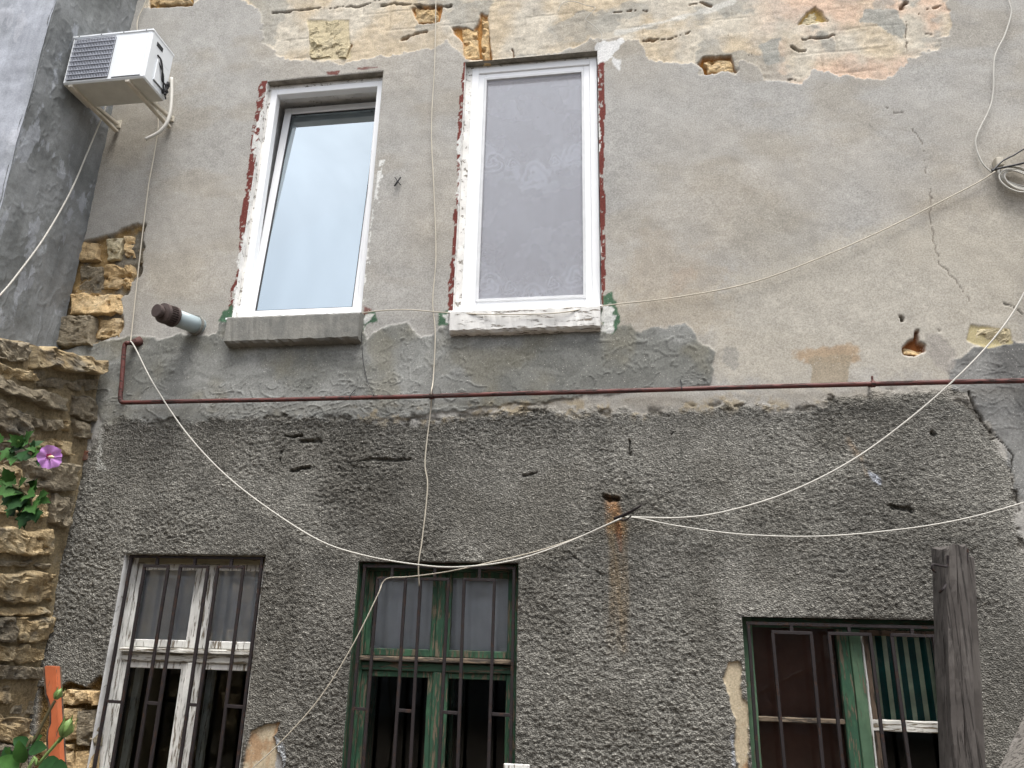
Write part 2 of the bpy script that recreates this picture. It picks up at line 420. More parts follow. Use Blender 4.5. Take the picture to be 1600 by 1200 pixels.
# window openings in the face of the wall (x0, x1, z0, z1)
def rect(tl, tr, bl, br):
    a, b, c, d = at(*tl), at(*tr), at(*bl), at(*br)
    return ((a.x+c.x)/2, (b.x+d.x)/2, (c.z+d.z)/2, (a.z+b.z)/2)
W1 = rect((414, 128), (598, 112), (366, 498), (565, 494))
W2 = rect((729, 96), (936, 80), (705, 490), (937, 479))
L1 = rect((190, 864), (413, 870), (147, 1170), (378, 1190))
L2 = rect((563, 877), (811, 880), (531, 1200), (804, 1190))
L3 = (at(1159, 964).x, at(1159, 964).x+1.22, .42, at(1300, 966).z)
L1 = (L1[0], L1[1], .34, L1[3]); L2 = (L2[0], L2[1], .34, L2[3])
OPEN = [W1, W2, L1, L2, L3]

XC = at(110, 470).x          # inner corner with the neighbour (upper)
xs = np.concatenate([np.arange(XC-.08, 3.3, .0072), np.arange(3.3, 6.01, .05)])
zs = np.concatenate([np.arange(0, .66, .03), np.arange(.66, 3.36, .0064), np.arange(3.36, 7.3, .0100), np.arange(7.3, 8.3, .05)])
X, Z = np.meshgrid(xs, zs); nx, nz = len(xs), len(zs)
X = X.ravel(); Z = Z.ravel()
n_big = fbm(X*1.1, Z*1.1, 4, 1); n_mid = fbm(X*5, Z*5, 4, 2); n_fin = fbm(X*22, Z*22, 4, 3)
jag = (fbm(X*9, Z*9, 4, 4)-.5)*.10+(fbm(X*38, Z*38, 3, 5)-.5)*.035

def sdf(poly, margin=.35):
    """signed distance to a polygon on the wall face (negative inside); far away = 9"""
    P = np.array(poly); out = np.full(X.shape, 9.0)
    k = np.where((X > P[:, 0].min()-margin) & (X < P[:, 0].max()+margin) & (Z > P[:, 1].min()-margin) & (Z < P[:, 1].max()+margin))[0]
    x = X[k]; z = Z[k]; d = np.full(x.shape, 9.0); ins = np.zeros(x.shape, bool)
    for i in range(len(P)):
        a = P[i]; b = P[(i+1) % len(P)]; e = b-a; L = max((e**2).sum(), 1e-12)
        t = np.clip(((x-a[0])*e[0]+(z-a[1])*e[1])/L, 0, 1)
        d = np.minimum(d, np.hypot(x-a[0]-t*e[0], z-a[1]-t*e[1]))
        c = ((a[1] > z) != (b[1] > z)); xi = a[0]+(z-a[1])/(e[1] if abs(e[1]) > 1e-12 else 1e-12)*e[0]
        ins ^= c & (x < xi)
    out[k] = np.where(ins, -d, d); return out
def pdist(line, margin=.25):
    P = np.array(line); out = np.full(X.shape, 9.0)
    k = np.where((X > P[:, 0].min()-margin) & (X < P[:, 0].max()+margin) & (Z > P[:, 1].min()-margin) & (Z < P[:, 1].max()+margin))[0]
    x = X[k]; z = Z[k]; d = np.full(x.shape, 9.0)
    for i in range(len(P)-1):
        a = P[i]; e = P[i+1]-a; L = max((e**2).sum(), 1e-12)
        t = np.clip(((x-a[0])*e[0]+(z-a[1])*e[1])/L, 0, 1)
        d = np.minimum(d, np.hypot(x-a[0]-t*e[0], z-a[1]-t*e[1]))
    out[k] = d; return out
def zone(pts, j=1.0, soft=.006): return 1-sstep(-soft, soft, sdf(quad(pts))+jag*j)
def line(pts, wd, j=1.0, soft=.004): return 1-sstep(wd-soft, wd+soft, pdist(quad(pts))+jag*j)
K = .86
def P(r, g_, b): return lin(r, g_, b)*K
COL = np.zeros((len(X), 3)); DIS = np.zeros(len(X)); CO = np.zeros(len(X))
def over(mask, c):
    global COL
    c = np.asarray(c); COL = COL*(1-mask[:, None])+c*mask[:, None]
def blend(t, a, b): return np.asarray(a)*(1-t[:, None])+np.asarray(b)*t[:, None]
# --- plain plaster of the upper storey
warm = np.clip((n_big-.42)*2.0+.35*np.exp(-((Z-4.2)/1.2)**2), 0, 1)
COL = blend(warm, P(172, 170, 165), P(177, 171, 160))
COL *= (1+.16*(n_mid-.5)+.10*(fbm(X*2.3, Z*2.3, 5, 21)-.5))[:, None]
over(.35*sstep(.5, .7, fbm(X*1.7+3, Z*3.1, 5, 22)), P(160, 151, 134))
DIS += (n_big-.5)*.022+(n_mid-.5)*.006+(n_fin-.5)*.0022
# paler plaster at the right, brown water stains
over(.75*zone([(930, 470), (1180, 430), (1330, 360), (1600, 330), (1600, 600), (1360, 600), (1240, 610), (1120, 600), (1110, 520)], 3, .10), P(187, 181, 168))
over(.22*zone([(980, 400), (1010, 360), (1090, 390), (1140, 430), (1130, 500), (1060, 540), (990, 500)], 3, .09), P(160, 141, 112))
over(.14*zone([(1040, 420), (1075, 410), (1085, 455), (1050, 465)], 2, .03), P(165, 130, 98))
over(.6*zone([(1250, 548), (1330, 535), (1335, 560), (1255, 562)], 2, .03), P(165, 135, 98))
over(.85*zone([(1266, 560), (1328, 556), (1328, 602), (1266, 604)], .5), P(160, 148, 128))
over(.3*zone([(1140, 330), (1230, 320), (1290, 345), (1280, 400), (1160, 410)], 3, .06), P(150, 147, 138))
# --- cream and peach old plaster along the top, thin coat lost
CREAM = [(225, -60), (228, 8), (290, 6), (345, -12), (405, 10), (412, 60), (432, 88), (482, 92), (545, 97), (610, 88), (668, 78), (700, 58), (716, 78), (738, 100),
         (800, 92), (870, 84), (925, 60), (960, 58), (1000, 62), (1012, 92), (1050, 97), (1090, 96), (1095, 112), (1150, 116), (1160, 95), (1188, 100), (1200, 124), (1252, 130), (1270, 112), (1330, 118), (1402, 120), (1412, 88), (1452, 82), (1484, 52), (1478, -60)]
cs = sdf(quad(CREAM), .5)+jag*1.0; cm = 1-sstep(-.006, .006, cs)
ctex = fbm(X*3, Z*3, 5, 31)
cc = blend(sstep(.4, .65, ctex), P(204, 196, 180), P(200, 185, 160))
cc = blend(np.clip(sstep(xz(1150, 50)[0], xz(1260, 50)[0], X)*sstep(.40, .55, fbm(X*2+7, Z*2, 4, 33))*1.0, 0, 1), cc, P(210, 184, 162))
cc = cc*(1+.5*(fbm(X*30, Z*30, 4, 35)-.5))[:, None]
ck = np.floor((Z+.015*(n_mid-.5))/.205); fz_ = abs((Z+.03*(n_mid-.5))/.205-ck-.5); fx_ = ((X+.03*(n_mid-.5)+h2(ck, ck*0, 140)*.4)/.42) % 1
jt = np.maximum(sstep(.455, .49, fz_), sstep(.475, .492, abs(fx_-.5)))*sstep(.52, .64, fbm(X*3.3, Z*4.1, 4, 141))
cc = cc*(1-.14*jt)[:, None]; DIS -= cm*jt*.004
cm = cm*(.72+.28*sstep(.3, .55, fbm(X*6, Z*6, 4, 142)))
over(cm, cc); DIS -= cm*.008*(1-.3*n_mid); DIS += cm*(fbm(X*16, Z*28, 4, 36)-.5)*.007
over(cm*.7*sstep(.56, .60, fbm(X*2.6+1, Z*3.6, 5, 37)), P(158, 157, 150))
over(.9*zone([(1190, 70), (1215, 62), (1218, 95), (1200, 98)], .8), P(160, 160, 153))
over(.9*zone([(1340, 35), (1350, 12), (1408, 14), (1412, 40), (1412, 62), (1385, 45), (1370, 38)], .8), P(160, 160, 153))
over(.8*line([(965, 52), (1030, 35), (1145, 2)], .022, .6, .01), P(212, 210, 202))
# --- cracks and broken edges in that band
XW = X+.05*(fbm(X*8, Z*8, 3, 131)-.5)+.02*(fbm(X*30, Z*30, 2, 133)-.5); ZW = Z+.05*(fbm(X*8+5, Z*8, 3, 132)-.5)+.02*(fbm(X*30+5, Z*30, 2, 134)-.5)
cw = .10+1.5*sstep(.25, .75, fbm(X*13, Z*13, 3, 135))
def crack(pts, wd, depth, j=.35, c=(70, 55, 40)):
    global X, Z
    ox_, oz_ = X, Z; X, Z = XW, ZW; d = pdist(quad(pts)); X, Z = ox_, oz_
    w_ = wd*cw*.85
    mm = 1-sstep(w_*.35, w_, d); over(mm*.8, P(*c)); globals()['DIS'][:] -= mm*depth
crack([(595, 6), (640, 4), (680, 12), (705, 8)], .016, .03); crack([(425, 18), (480, 14), (560, 8), (600, -4)], .012, .02)
crack([(626, 62), (638, 56), (668, 50)], .02, .03, .35, (120, 85, 45)); crack([(1003, 62), (1040, 62), (1062, 55), (1080, 50)], .016, .03, .3, (120, 80, 40))
crack([(960, 20), (985, 18), (1010, 16)], .014, .03, .3, (140, 95, 50)); crack([(1256, 62), (1285, 60), (1308, 54)], .012, .025, .3, (95, 65, 35)); crack([(1240, 73), (1250, 80), (1258, 78)], .014, .03)
crack([(1407, 12), (1420, 3)], .018, .03, .3, (110, 75, 40)); crack([(1434, 22), (1450, 14), (1470, 6)], .012, .02, .3, (140, 100, 70)); crack([(1416, 30), (1417, 60), (1419, 88)], .005, .008)
crack([(1445, 53), (1460, 54)], .008, .01); crack([(1076, 5), (1095, 2), (1110, 7)], .014, .03, .3, (150, 105, 60)); crack([(1232, 124), (1245, 125)], .012, .02)
crack([(1137, 55), (1150, 57)], .006, .01); crack([(800, 75), (802, 88)], .008, .02, .2, (150, 100, 55)); crack([(1165, 85), (1178, 82)], .007, .01)
# --- smooth trowelled cement under the windows
CEM = [(100, 545), (150, 532), (196, 523), (235, 530), (280, 524), (335, 520), (347, 500), (568, 498), (575, 525), (592, 512), (612, 505), (636, 504), (650, 522), (668, 530), (690, 512), (702, 505),
       (948, 505), (968, 512), (985, 506), (1000, 518), (1020, 512), (1046, 507), (1070, 504), (1082, 515), (1090, 530), (1108, 540), (1118, 550), (1116, 575), (1112, 604), (900, 622), (700, 646), (520, 662), (300, 668), (185, 680), (160, 670), (145, 600)]
ce = sdf(quad(CEM), .5)+jag*.75; cem = 1-sstep(-.012, .006, ce)
wx = X+.18*(fbm(X*3, Z*3, 3, 41)-.5); wz = Z+.14*(fbm(X*3+9, Z*3, 3, 42)-.5)
tr = fbm(wx*2.6, wz*5.2, 3, 43)*9; st = np.floor(tr); fr_ = tr-st
trow = (h2(st, st*0+3, 9)-.5)*.0045+np.where(fr_ < .09, .0042, 0)*(vn(X*6, Z*6, 44) > .40)
tr2 = fbm(wx*4.6+5, wz*6.5+2, 2, 45)*7; f2 = tr2-np.floor(tr2)
trow = trow+np.where(f2 < .08, .0046, 0)*(vn(X*4, Z*4, 46) > .45)
cmx = blend(sstep(.35, .65, fbm(X*2.2, Z*3.5, 4, 47)), P(124, 125, 120), P(146, 147, 143))
cmx = cmx*(.93+.15*h2(st, st*0+8, 12))[:, None]; cmx = blend(.5*sstep(.5, .75, fbm(X*4, Z*4, 4, 48)), cmx, P(132, 128, 112))
over(cem, cmx); DIS = DIS*(1-cem*.7)+cem*(.006+trow)
over(.7*zone([(1130, 545), (1150, 548), (1158, 556), (1145, 575), (1128, 566)], 1.2), P(150, 148, 142))
# --- roughcast of the ground floor
RT = [(140, 690), (165, 655), (250, 655), (420, 648), (520, 652), (640, 655), (700, 655), (760, 642), (850, 640), (930, 640), (1000, 645), (1080, 640), (1160, 632), (1240, 640), (1310, 620), (1400, 612), (1480, 608), (1512, 620), (1528, 645), (1545, 665), (1560, 690), (1580, 735), (1590, 790), (1600, 850), (1700, 840), (1900, 800), (2300, 760), (2300, 1500), (-120, 1500)]
rs = sdf(quad(RT), .4)+jag*1.1
rough = 1-sstep(-.05, .035, rs+(fbm(X*24, Z*24, 3, 49)-.5)*.08)
below = (Z < xz(800, 900)[1]-.05); rough = np.where((rs > 8) & below & (X > -4.6), 1.0, rough)
amp = rough*np.clip(.75+2.0*(fbm(X*1.6, Z*1.6, 4, 50)-.48), .30, 1.2)*(1-.35*sstep(xz(1250, 800)[0], xz(1450, 800)[0], X))
wxx = X+.020*(fbm(X*20, Z*20, 2, 51)-.5); wzz = Z+.020*(fbm(X*20+4, Z*20, 2, 52)-.5)
f1, i1 = worley(wxx*46, wzz*58, 61); f1b, i1b = worley(wxx*74+3, wzz*88, 62)
dome = lambda d, k: np.sqrt(np.clip(1-(d*k)**2, 0, 1))
lump = dome(f1, 1.25)*(i1 > .22)*(.3+.9*i1)*.0074+dome(f1b, 1.3)*(i1b > .35)*(.3+.8*i1b)*.0050
lump += (fbm(X*7, Z*9, 4, 63)-.5)*.011+(fbm(X*80, Z*80, 2, 64)-.5)*.004
DIS = DIS*(1-rough*.6)+amp*lump
CO = rough*.9
rc = blend(sstep(.3, .7, fbm(X*1.2+2, Z*1.4, 5, 65)), P(116, 114, 108), P(140, 138, 131))
rc = blend(.45*sstep(.52, .68, fbm(X*2.1+8, Z*1.7, 5, 66)), rc, P(96, 93, 86))
rc = rc*(.72+.50*h2(np.floor(i1*9973), np.floor(i1b*9973), 77)+.12*(fbm(X*3, Z*3, 4, 79)-.5))[:, None]
rc = rc*(.80+.36*fbm(X*7, Z*.7, 4, 143)+.16*(fbm(X*1.1, Z*.9, 3, 144)-.5))[:, None]
over(rough, rc)
# ochre edge where the two coats meet, with darker sunken spots
edge = np.exp(-((rs-.02)/.055)**2)*sstep(.46, .60, fbm(X*6, Z*9, 4, 67))*sstep(xz(380, 650)[0], xz(600, 650)[0], X)*(1-sstep(xz(1300, 640)[0], xz(1400, 640)[0], X))
over(.6*edge*sstep(.4, .6, fbm(X*25, Z*25, 3, 69)), P(164, 148, 116)); DIS += edge*.003
e2 = np.exp(-((rs+.01)/.03)**2)*sstep(.55, .62, fbm(X*9+3, Z*14, 4, 68)); over(.6*e2, P(62, 55, 44)); DIS -= e2*.012
# lost lumps in the roughcast
for pts, r_, dp in (([(446, 682), (470, 680)], .020, .035), ([(470, 692), (500, 688)], .018, .03), ([(452, 735), (485, 730)], .018, .035), ([(436, 706), (440, 722)], .015, .02), ([(528, 733), (532, 735)], .014, .03),
                    ([(948, 777), (965, 778)], .026, .05), ([(820, 743), (840, 738)], .016, .02), ([(982, 690), (983, 712)], .010, .03), ([(1050, 676), (1052, 690)], .010, .02), ([(1456, 676), (1460, 680)], .02, .03),
                    ([(1390, 790), (1425, 796)], .016, .025), ([(880, 860), (910, 880), (938, 898)], .008, .012), ([(560, 720), (640, 716)], .014, .018)):
    ox_, oz_ = X, Z; X, Z = XW, ZW; d_h = pdist(quad(pts)); X, Z = ox_, oz_
    w_h = r_*cw*.8; mm = 1-sstep(w_h*.4, w_h*1.1, d_h); DIS -= mm*dp; over(mm*.4, P(60, 56, 48))
# rust run under the hole, pale scuffs, smears
rx = line([(957, 780), (962, 830)], .045, .4, .03)*.9; over(rx*sstep(.3, .6, fbm(X*12, Z*7, 4, 70)), P(146, 112, 80))
rx = line([(964, 820), (966, 940), (965, 1010)], .055, .5, .045)*sstep(.30, .72, fbm(X*22, Z*1.6, 4, 71)); over(np.clip(rx*.75, 0, .6), P(126, 108, 82))
rx = line([(966, 820), (970, 860)], .012, .3, .008); over(rx*.35, P(150, 95, 65))
over(.75*zone([(152, 668), (160, 660), (166, 690), (158, 710), (164, 735), (152, 738), (150, 705)], .9), P(176, 176, 170))
over(.55*line([(1325, 690), (1345, 715), (1352, 740)], .02, .8, .02), P(160, 140, 118)); over(.8*line([(1358, 738), (1372, 752)], .018, .5, .008), P(190, 195, 205))
# dark cement repair at the right with its crack
RC = [(1486, 560), (1520, 545), (1560, 540), (1620, 535), (1760, 560), (1900, 600), (2300, 640), (2300, 790), (1900, 820), (1700, 860), (1606, 860), (1596, 800), (1586, 745), (1566, 700), (1546, 668), (1530, 645), (1512, 618), (1490, 608)]
rcm = zone(RC, .8); over(rcm, blend(sstep(.35, .65, fbm(X*4, Z*4, 4, 73)), P(112, 112, 110), P(146, 146, 143))); DIS = DIS*(1-.6*rcm)+rcm*(.004+trow*.7)
over(.8*zone([(1450, 520), (1500, 545), (1500, 560), (1480, 575), (1440, 560)], 1.5, .03), P(158, 153, 146))
crack([(1512, 612), (1526, 640), (1545, 668), (1566, 692), (1580, 715), (1588, 770), (1592, 800)], .008, .012, .3, (62, 57, 50))
crack([(1424, 202), (1438, 222), (1444, 255), (1452, 290), (1458, 310), (1452, 338), (1460, 375), (1470, 410), (1490, 432), (1516, 468)], .0046, .005, .10, (122, 114, 104))
crack([(1385, 166), (1398, 168), (1398, 176), (1412, 176)], .004, .004, .10, (100, 95, 88)); crack([(1560, 468), (1582, 478), (1600, 492)], .006, .01, .2, (90, 85, 78))
# sound pieces of stone showing through the upper coat
for pts, dp, c in (([(1410, 543), (1420, 533), (1428, 528), (1430, 516), (1436, 516), (1438, 532), (1448, 538), (1448, 550), (1430, 556), (1412, 552)], .05, (150, 95, 55)),
                   ([(1404, 492), (1411, 492), (1415, 502), (1408, 503)], .05, (90, 75, 60)), ([(1508, 532), (1518, 508), (1545, 512), (1578, 515), (1580, 535), (1545, 545)], .008, (182, 170, 132)),
                   ([(1462, 513), (1470, 515), (1468, 518)], .02, (80, 70, 60)),
                   ([(1092, 98), (1098, 88), (1142, 86), (1152, 112), (1125, 110), (1105, 116)], .05, (190, 135, 70)),
                   ([(704, 42), (716, 40), (740, 48), (752, 20), (762, 24), (770, 96), (752, 92), (728, 92), (720, 62)], .03, (190, 140, 80)),
                   ([(478, 30), (545, 30), (549, 92), (486, 92)], .006, (203, 190, 158)), ([(640, 10), (692, 6), (688, 34), (655, 36)], .03, (190, 140, 85)),
                   ([(1248, 37), (1256, 22), (1274, 8), (1298, 34)], .03, (205, 175, 110)), ([(218, -40), (298, -40), (300, 8), (235, 12)], .03, (180, 145, 90)),
                   ([(540, 66), (550, 70), (542, 86)], .02, (190, 130, 60))):
    s_ = sdf(quad(pts))+jag*.35; mm = 1-sstep(-.012, .004, s_); over(mm, P(*c)); DIS -= mm*dp
SW = [(122, 372), (165, 368), (205, 352), (226, 352), (224, 398), (218, 432), (204, 440), (200, 458), (190, 470), (192, 520), (178, 528), (150, 536), (80, 548), (90, 430)]
sm_ = 1-sstep(-.02, .006, sdf(quad(SW))+jag*.6); over(sm_, blend(sstep(.4, .6, fbm(X*8, Z*8, 4, 75)), P(150, 125, 85), P(118, 112, 100))); DIS -= sm_*.034
DIS += sm_*(fbm(X*14, Z*14, 4, 76)-.5)*.05
SB = [(85, 1075), (110, 1068), (135, 1074), (158, 1052), (164, 1070), (140, 1260), (40, 1260), (60, 1075)]
sb_ = 1-sstep(-.012, .004, sdf(quad(SB))+jag*.5); over(sb_, P(120, 98, 62)); DIS -= sb_*.05
# plaster broken off beside the lower windows
for pts, dp in (([(1140, 1036), (1156, 1036), (1160, 1090), (1170, 1100), (1172, 1210), (1152, 1210), (1146, 1160), (1150, 1125), (1140, 1090), (1130, 1060)], .022), ([(384, 1180), (392, 1142), (420, 1132), (436, 1130), (428, 1150), (438, 1180), (440, 1240), (372, 1240)], .025)):
    s_ = sdf(quad(pts))+jag*.4; mm = 1-sstep(-.006, .004, s_)
    over(mm, blend(sstep(.45, .6, fbm(X*13, Z*8, 4, 78)), P(196, 182, 156), P(180, 150, 118))); DIS = DIS*(1-mm)-mm*dp*.6; CO *= 1-mm
over(.8*zone([(428, 1150), (444, 1160), (446, 1190), (434, 1210), (430, 1175)], .5), P(176, 180, 184)); over(.8*zone([(1140, 1150), (1146, 1142), (1152, 1215), (1145, 1215)], .5), P(176, 180, 186))
# paint left round the upper windows: white, red and green
def strip(a, b, w0, w1, c, th, side=-1, seed=80, sc=14):
    """paint along an opening edge from a to b, ragged on its outer side"""
    (xa, za), (xb, zb) = xz(*a), xz(*b); t = (Z-za)/(zb-za); xe = xa+(xb-xa)*t
    d = (X-xe)*side; wv = w0+(w1-w0)*sstep(.25, .75, .65*fbm(X*0+2, Z*3.2, 3, seed)+.35*fbm(X*0+Z*7, Z*sc, 3, seed+7))+jag*.12
    mm = (d > -.03) & (d < wv) & (t > 0) & (t < 1) & (fbm(X*30, Z*30, 3, seed+1) < th)
    over(mm.astype(float), c)
RED, WHT, GRN = P(114, 62, 56), lin(226, 226, 222)*.80, P(70, 104, 80)
strip((414, 126), (366, 494), .016, .062, RED, .62, -1, 81); strip((414, 126), (366, 494), -.03, .050, WHT, .62, -1, 83)
strip((729, 98), (705, 486), .016, .060, RED, .62, -1, 85); strip((729, 98), (705, 486), -.04, .045, WHT, .62, -1, 87)
strip((936, 84), (937, 478), .026, .048, RED, .70, 1, 89); strip((936, 84), (937, 478), -.03, .022, WHT, .55, 1, 91)
strip((598, 250), (566, 490), -.03, .035, WHT, .5, 1, 93)
over(.95*zone([(930, 62), (950, 66), (972, 60), (970, 78), (960, 88), (970, 95), (968, 108), (955, 92), (942, 96), (934, 100)], .9), lin(232, 232, 230)*.8)
for pts in ([(940, 462), (955, 458), (960, 480), (966, 502), (958, 520), (946, 518), (938, 500)], [(568, 486), (586, 486), (590, 502), (574, 508), (566, 524)], [(683, 486), (700, 486), (700, 508), (686, 506)], [(342, 500), (350, 488), (362, 476), (366, 496), (352, 506)]):
    over(.95*zone(pts, .6), GRN)
for pts in ([(940, 476), (952, 474), (956, 500), (956, 518), (942, 516)], [(570, 492), (584, 490), (582, 500), (572, 506), (572, 525), (566, 524)], [(690, 490), (702, 490), (702, 505)]):
    over(.95*zone(pts, .8), WHT)
over(.8*zone([(568, 478), (582, 484), (568, 492)], .5), RED); over(.9*zone([(510, 112), (530, 112), (528, 117), (512, 117)], .3), RED); over(.8*line([(560, 108), (590, 106)], .012, .3), RED)

# faces, openings, edges
F = quad_idx(nx, nz)
cx = X[F].mean(1); cz = Z[F].mean(1); keep = np.ones(len(F), bool)
for (x0, x1, z0, z1) in OPEN:
    keep &= ~((cx > x0) & (cx < x1) & (cz > z0) & (cz < z1))
used = np.zeros(len(X), bool); used[F[keep].ravel()] = True
edge_v = np.zeros(len(X), bool); edge_v[F[~keep].ravel()] = True; edge_v &= used
Y = -DIS
for (x0, x1, z0, z1) in OPEN:
    k = np.where(edge_v & (X > x0-.06) & (X < x1+.06) & (Z > z0-.06) & (Z < z1+.06))[0]
    dl = np.stack([abs(X[k]-x0), abs(X[k]-x1), abs(Z[k]-z0), abs(Z[k]-z1)])
    j = dl.argmin(0); Z0 = Z[k].copy(); X0 = X[k].copy()
    X[k] = np.where(j == 0, x0, np.where(j == 1, x1, np.clip(X0, x0, x1)))
    Z[k] = np.where(j == 2, z0, np.where(j == 3, z1, np.clip(Z0, z0, z1)))
    for (px_, pz_) in ((x0, z0), (x0, z1), (x1, z0), (x1, z1)):
        q = k[np.hypot(X0-px_, Z0-pz_).argmin()]; X[q] = px_; Z[q] = pz_
Y[edge_v] = 0.0
idx = np.cumsum(used)-1
wall = grid_mesh('wall', np.stack([X, Y, Z], 1)[used], idx[F[keep]], 'wall_plaster', house,
                 {'tint': ('FLOAT_COLOR', np.concatenate([np.clip(COL, .004, .95), np.ones((len(X), 1))], 1)[used]), 'coarse': ('FLOAT', CO[used])})
# the rooms behind, closed so that light comes in by the windows only
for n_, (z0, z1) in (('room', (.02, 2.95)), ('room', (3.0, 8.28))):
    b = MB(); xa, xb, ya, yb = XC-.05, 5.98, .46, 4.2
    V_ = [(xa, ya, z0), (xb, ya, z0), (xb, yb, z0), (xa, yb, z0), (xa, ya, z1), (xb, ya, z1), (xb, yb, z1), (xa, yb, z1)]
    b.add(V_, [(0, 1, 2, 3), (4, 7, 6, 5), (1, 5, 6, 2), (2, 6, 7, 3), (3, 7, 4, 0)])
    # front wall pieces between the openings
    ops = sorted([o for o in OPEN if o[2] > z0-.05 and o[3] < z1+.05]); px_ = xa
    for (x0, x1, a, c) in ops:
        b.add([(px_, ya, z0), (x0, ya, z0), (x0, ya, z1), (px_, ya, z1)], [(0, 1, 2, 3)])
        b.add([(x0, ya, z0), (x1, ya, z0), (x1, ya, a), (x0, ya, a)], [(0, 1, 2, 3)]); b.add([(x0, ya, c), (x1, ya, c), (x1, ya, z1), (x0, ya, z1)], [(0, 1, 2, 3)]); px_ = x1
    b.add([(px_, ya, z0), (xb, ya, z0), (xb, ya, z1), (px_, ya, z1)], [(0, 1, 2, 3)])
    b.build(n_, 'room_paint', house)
b = MB(); b.add([(6.0, 0, 0), (6.0, 4.3, 0), (6.0, 4.3, 8.3), (6.0, 0, 8.3)], [(0, 1, 2, 3)]); b.add([(XC-.1, 0, 8.3), (6.0, 0, 8.3), (6.0, 4.3, 8.3), (XC-.1, 4.3, 8.3)], [(0, 1, 2, 3)])
b.build('side_wall', 'cement_render', house)

# ------------------------------------------------------------------ stones
def make_stone(parent, q, mat, proud=.04, plane='Y', base=0.0, seed=0, rough=.014, name='stone', n=9):
    """q: four corners (u, z) in the wall plane (tl, tr, br, bl); a weathered block standing proud of its bed"""
    ql = [Vector((c[0], c[1])) for c in q]
    W = max((ql[1]-ql[0]).length, (ql[2]-ql[3]).length); H = max((ql[3]-ql[0]).length, (ql[2]-ql[1]).length)
    nu = max(7, min(34, int(W/.013))); nv = max(7, min(26, int(H/.013)))
    u, v = np.meshgrid(np.linspace(0, 1, nu+1), np.linspace(0, 1, nv+1)); u = u.ravel(); v = v.ravel()
    # crowd the rows towards the rim so the arris is round, not sloped
    cu = u-.05*np.sin(2*math.pi*u); cv = v-.05*np.sin(2*math.pi*v)
    A = np.array([[c.x, c.y] for c in ql])
    p = ((1-cv)*(1-cu))[:, None]*A[0]+((1-cv)*cu)[:, None]*A[1]+(cv*cu)[:, None]*A[2]+(cv*(1-cu))[:, None]*A[3]
    ed = np.minimum(np.minimum(cu, 1-cu)*W, np.minimum(cv, 1-cv)*H)
    k = 40.0
    off = (fbm(p[:, 0]*9+seed*3.1, p[:, 1]*9, 3, 200+seed)-.5); off2 = (fbm(p[:, 0]*9+50, p[:, 1]*9+seed, 3, 300+seed)-.5)
    p = p+np.stack([off, off2], 1)*.07*min(1, W/.25)
    tx = ((seed*37) % 11-5)*.008; tz = ((seed*53) % 11-5)*.006
    h = proud*np.clip(ed/.011, 0, 1)**.6+(fbm(p[:, 0]*7+seed, p[:, 1]*10, 5, 400+seed)-.5)*2.8*rough*(ed > 0)+(cu-.5)*tx+(cv-.5)*tz
    h = h-np.clip(fbm(p[:, 0]*13+seed, p[:, 1]*20+3, 4, 500+seed)-.62, 0, 1)*.22
    _, wi = worley(p[:, 0]*11+seed*.7, p[:, 1]*13, 600+seed); _, wj = worley(p[:, 0]*24+seed, p[:, 1]*28, 650+seed)
    h = h+((wi-.5)*1.0+(wj-.5)*.5)*rough*(ed > 0)
    h = np.where(ed <= 1e-6, -.05, h)
    if plane == 'Y': V_ = np.stack([p[:, 0], base-h, p[:, 1]], 1)
    else: V_ = np.stack([base+h, p[:, 0], p[:, 1]], 1)
    loc = np.array(parent.location)
    F_ = quad_idx(nu+1, nv+1)
    if plane == 'Y': F_ = F_[:, ::-1]
    o = grid_mesh(name, V_-loc, F_, mat, parent, None, False)
    return o
def pxq(x0, y0, x1, y1): return [xz(x0, y0), xz(x1, y0), xz(x1, y1), xz(x0, y1)]
def zq(x0, y0, x1, y1): f = lambda a, b: (100+a/3.6375, 330+b/3.6375); return pxq(*f(x0, y0), *f(x1, y1))
sd_ = 0
for q, mt, pr, bs in ((zq(85, 165, 195, 285), 'fresh_stone', .045, .045), (zq(225, 150, 325, 275), 'pale_stone', .04, .05), (zq(335, 135, 395, 258), 'fresh_stone', .04, .045), (zq(75, 300, 212, 445), 'old_stone', .04, .06),
                      (zq(220, 305, 385, 440), 'fresh_stone', .05, .045), (zq(40, 462, 330, 590), 'fresh_stone', .055, .045), (zq(185, 598, 330, 715), 'fresh_stone', .04, .05), (zq(398, 200, 455, 300), 'old_stone', .03, .05), (zq(-60, 600, 170, 770), 'old_stone', .09, .05),
                      (pxq(718, 44, 750, 92), 'fresh_stone', .03, .035), (pxq(752, 26, 766, 95), 'fresh_stone', .035, .035), (pxq(482, 32, 546, 92), 'pale_stone', .008, .012), (pxq(648, 10, 686, 34), 'fresh_stone', .028, .04),
                      ([xz(1262, 20), xz(1274, 10), xz(1297, 36), xz(1250, 37)], 'pale_stone', .02, .035), ([xz(1097, 96), xz(1140, 89), xz(1149, 110), xz(1104, 114)], 'fresh_stone', .022, .045), (pxq(1510, 512, 1578, 542), 'pale_stone', .010, .02), (pxq(1412, 541, 1447, 553), 'fresh_stone', .02, .05),
                      (pxq(232, -36, 296, 6), 'fresh_stone', .03, .04),
                      (pxq(92, 1078, 152, 1101), 'fresh_stone', .05, .04), (pxq(84, 1106, 124, 1160), 'fresh_stone', .045, .045), (pxq(120, 1110, 147, 1168), 'old_stone', .05, .04), (pxq(66, 1164, 112, 1215), 'fresh_stone', .04, .045), (pxq(112, 1172, 140, 1225), 'fresh_stone', .04, .045)):
    sd_ += 1; make_stone(house, q, mt, pr, 'Y', bs, sd_)

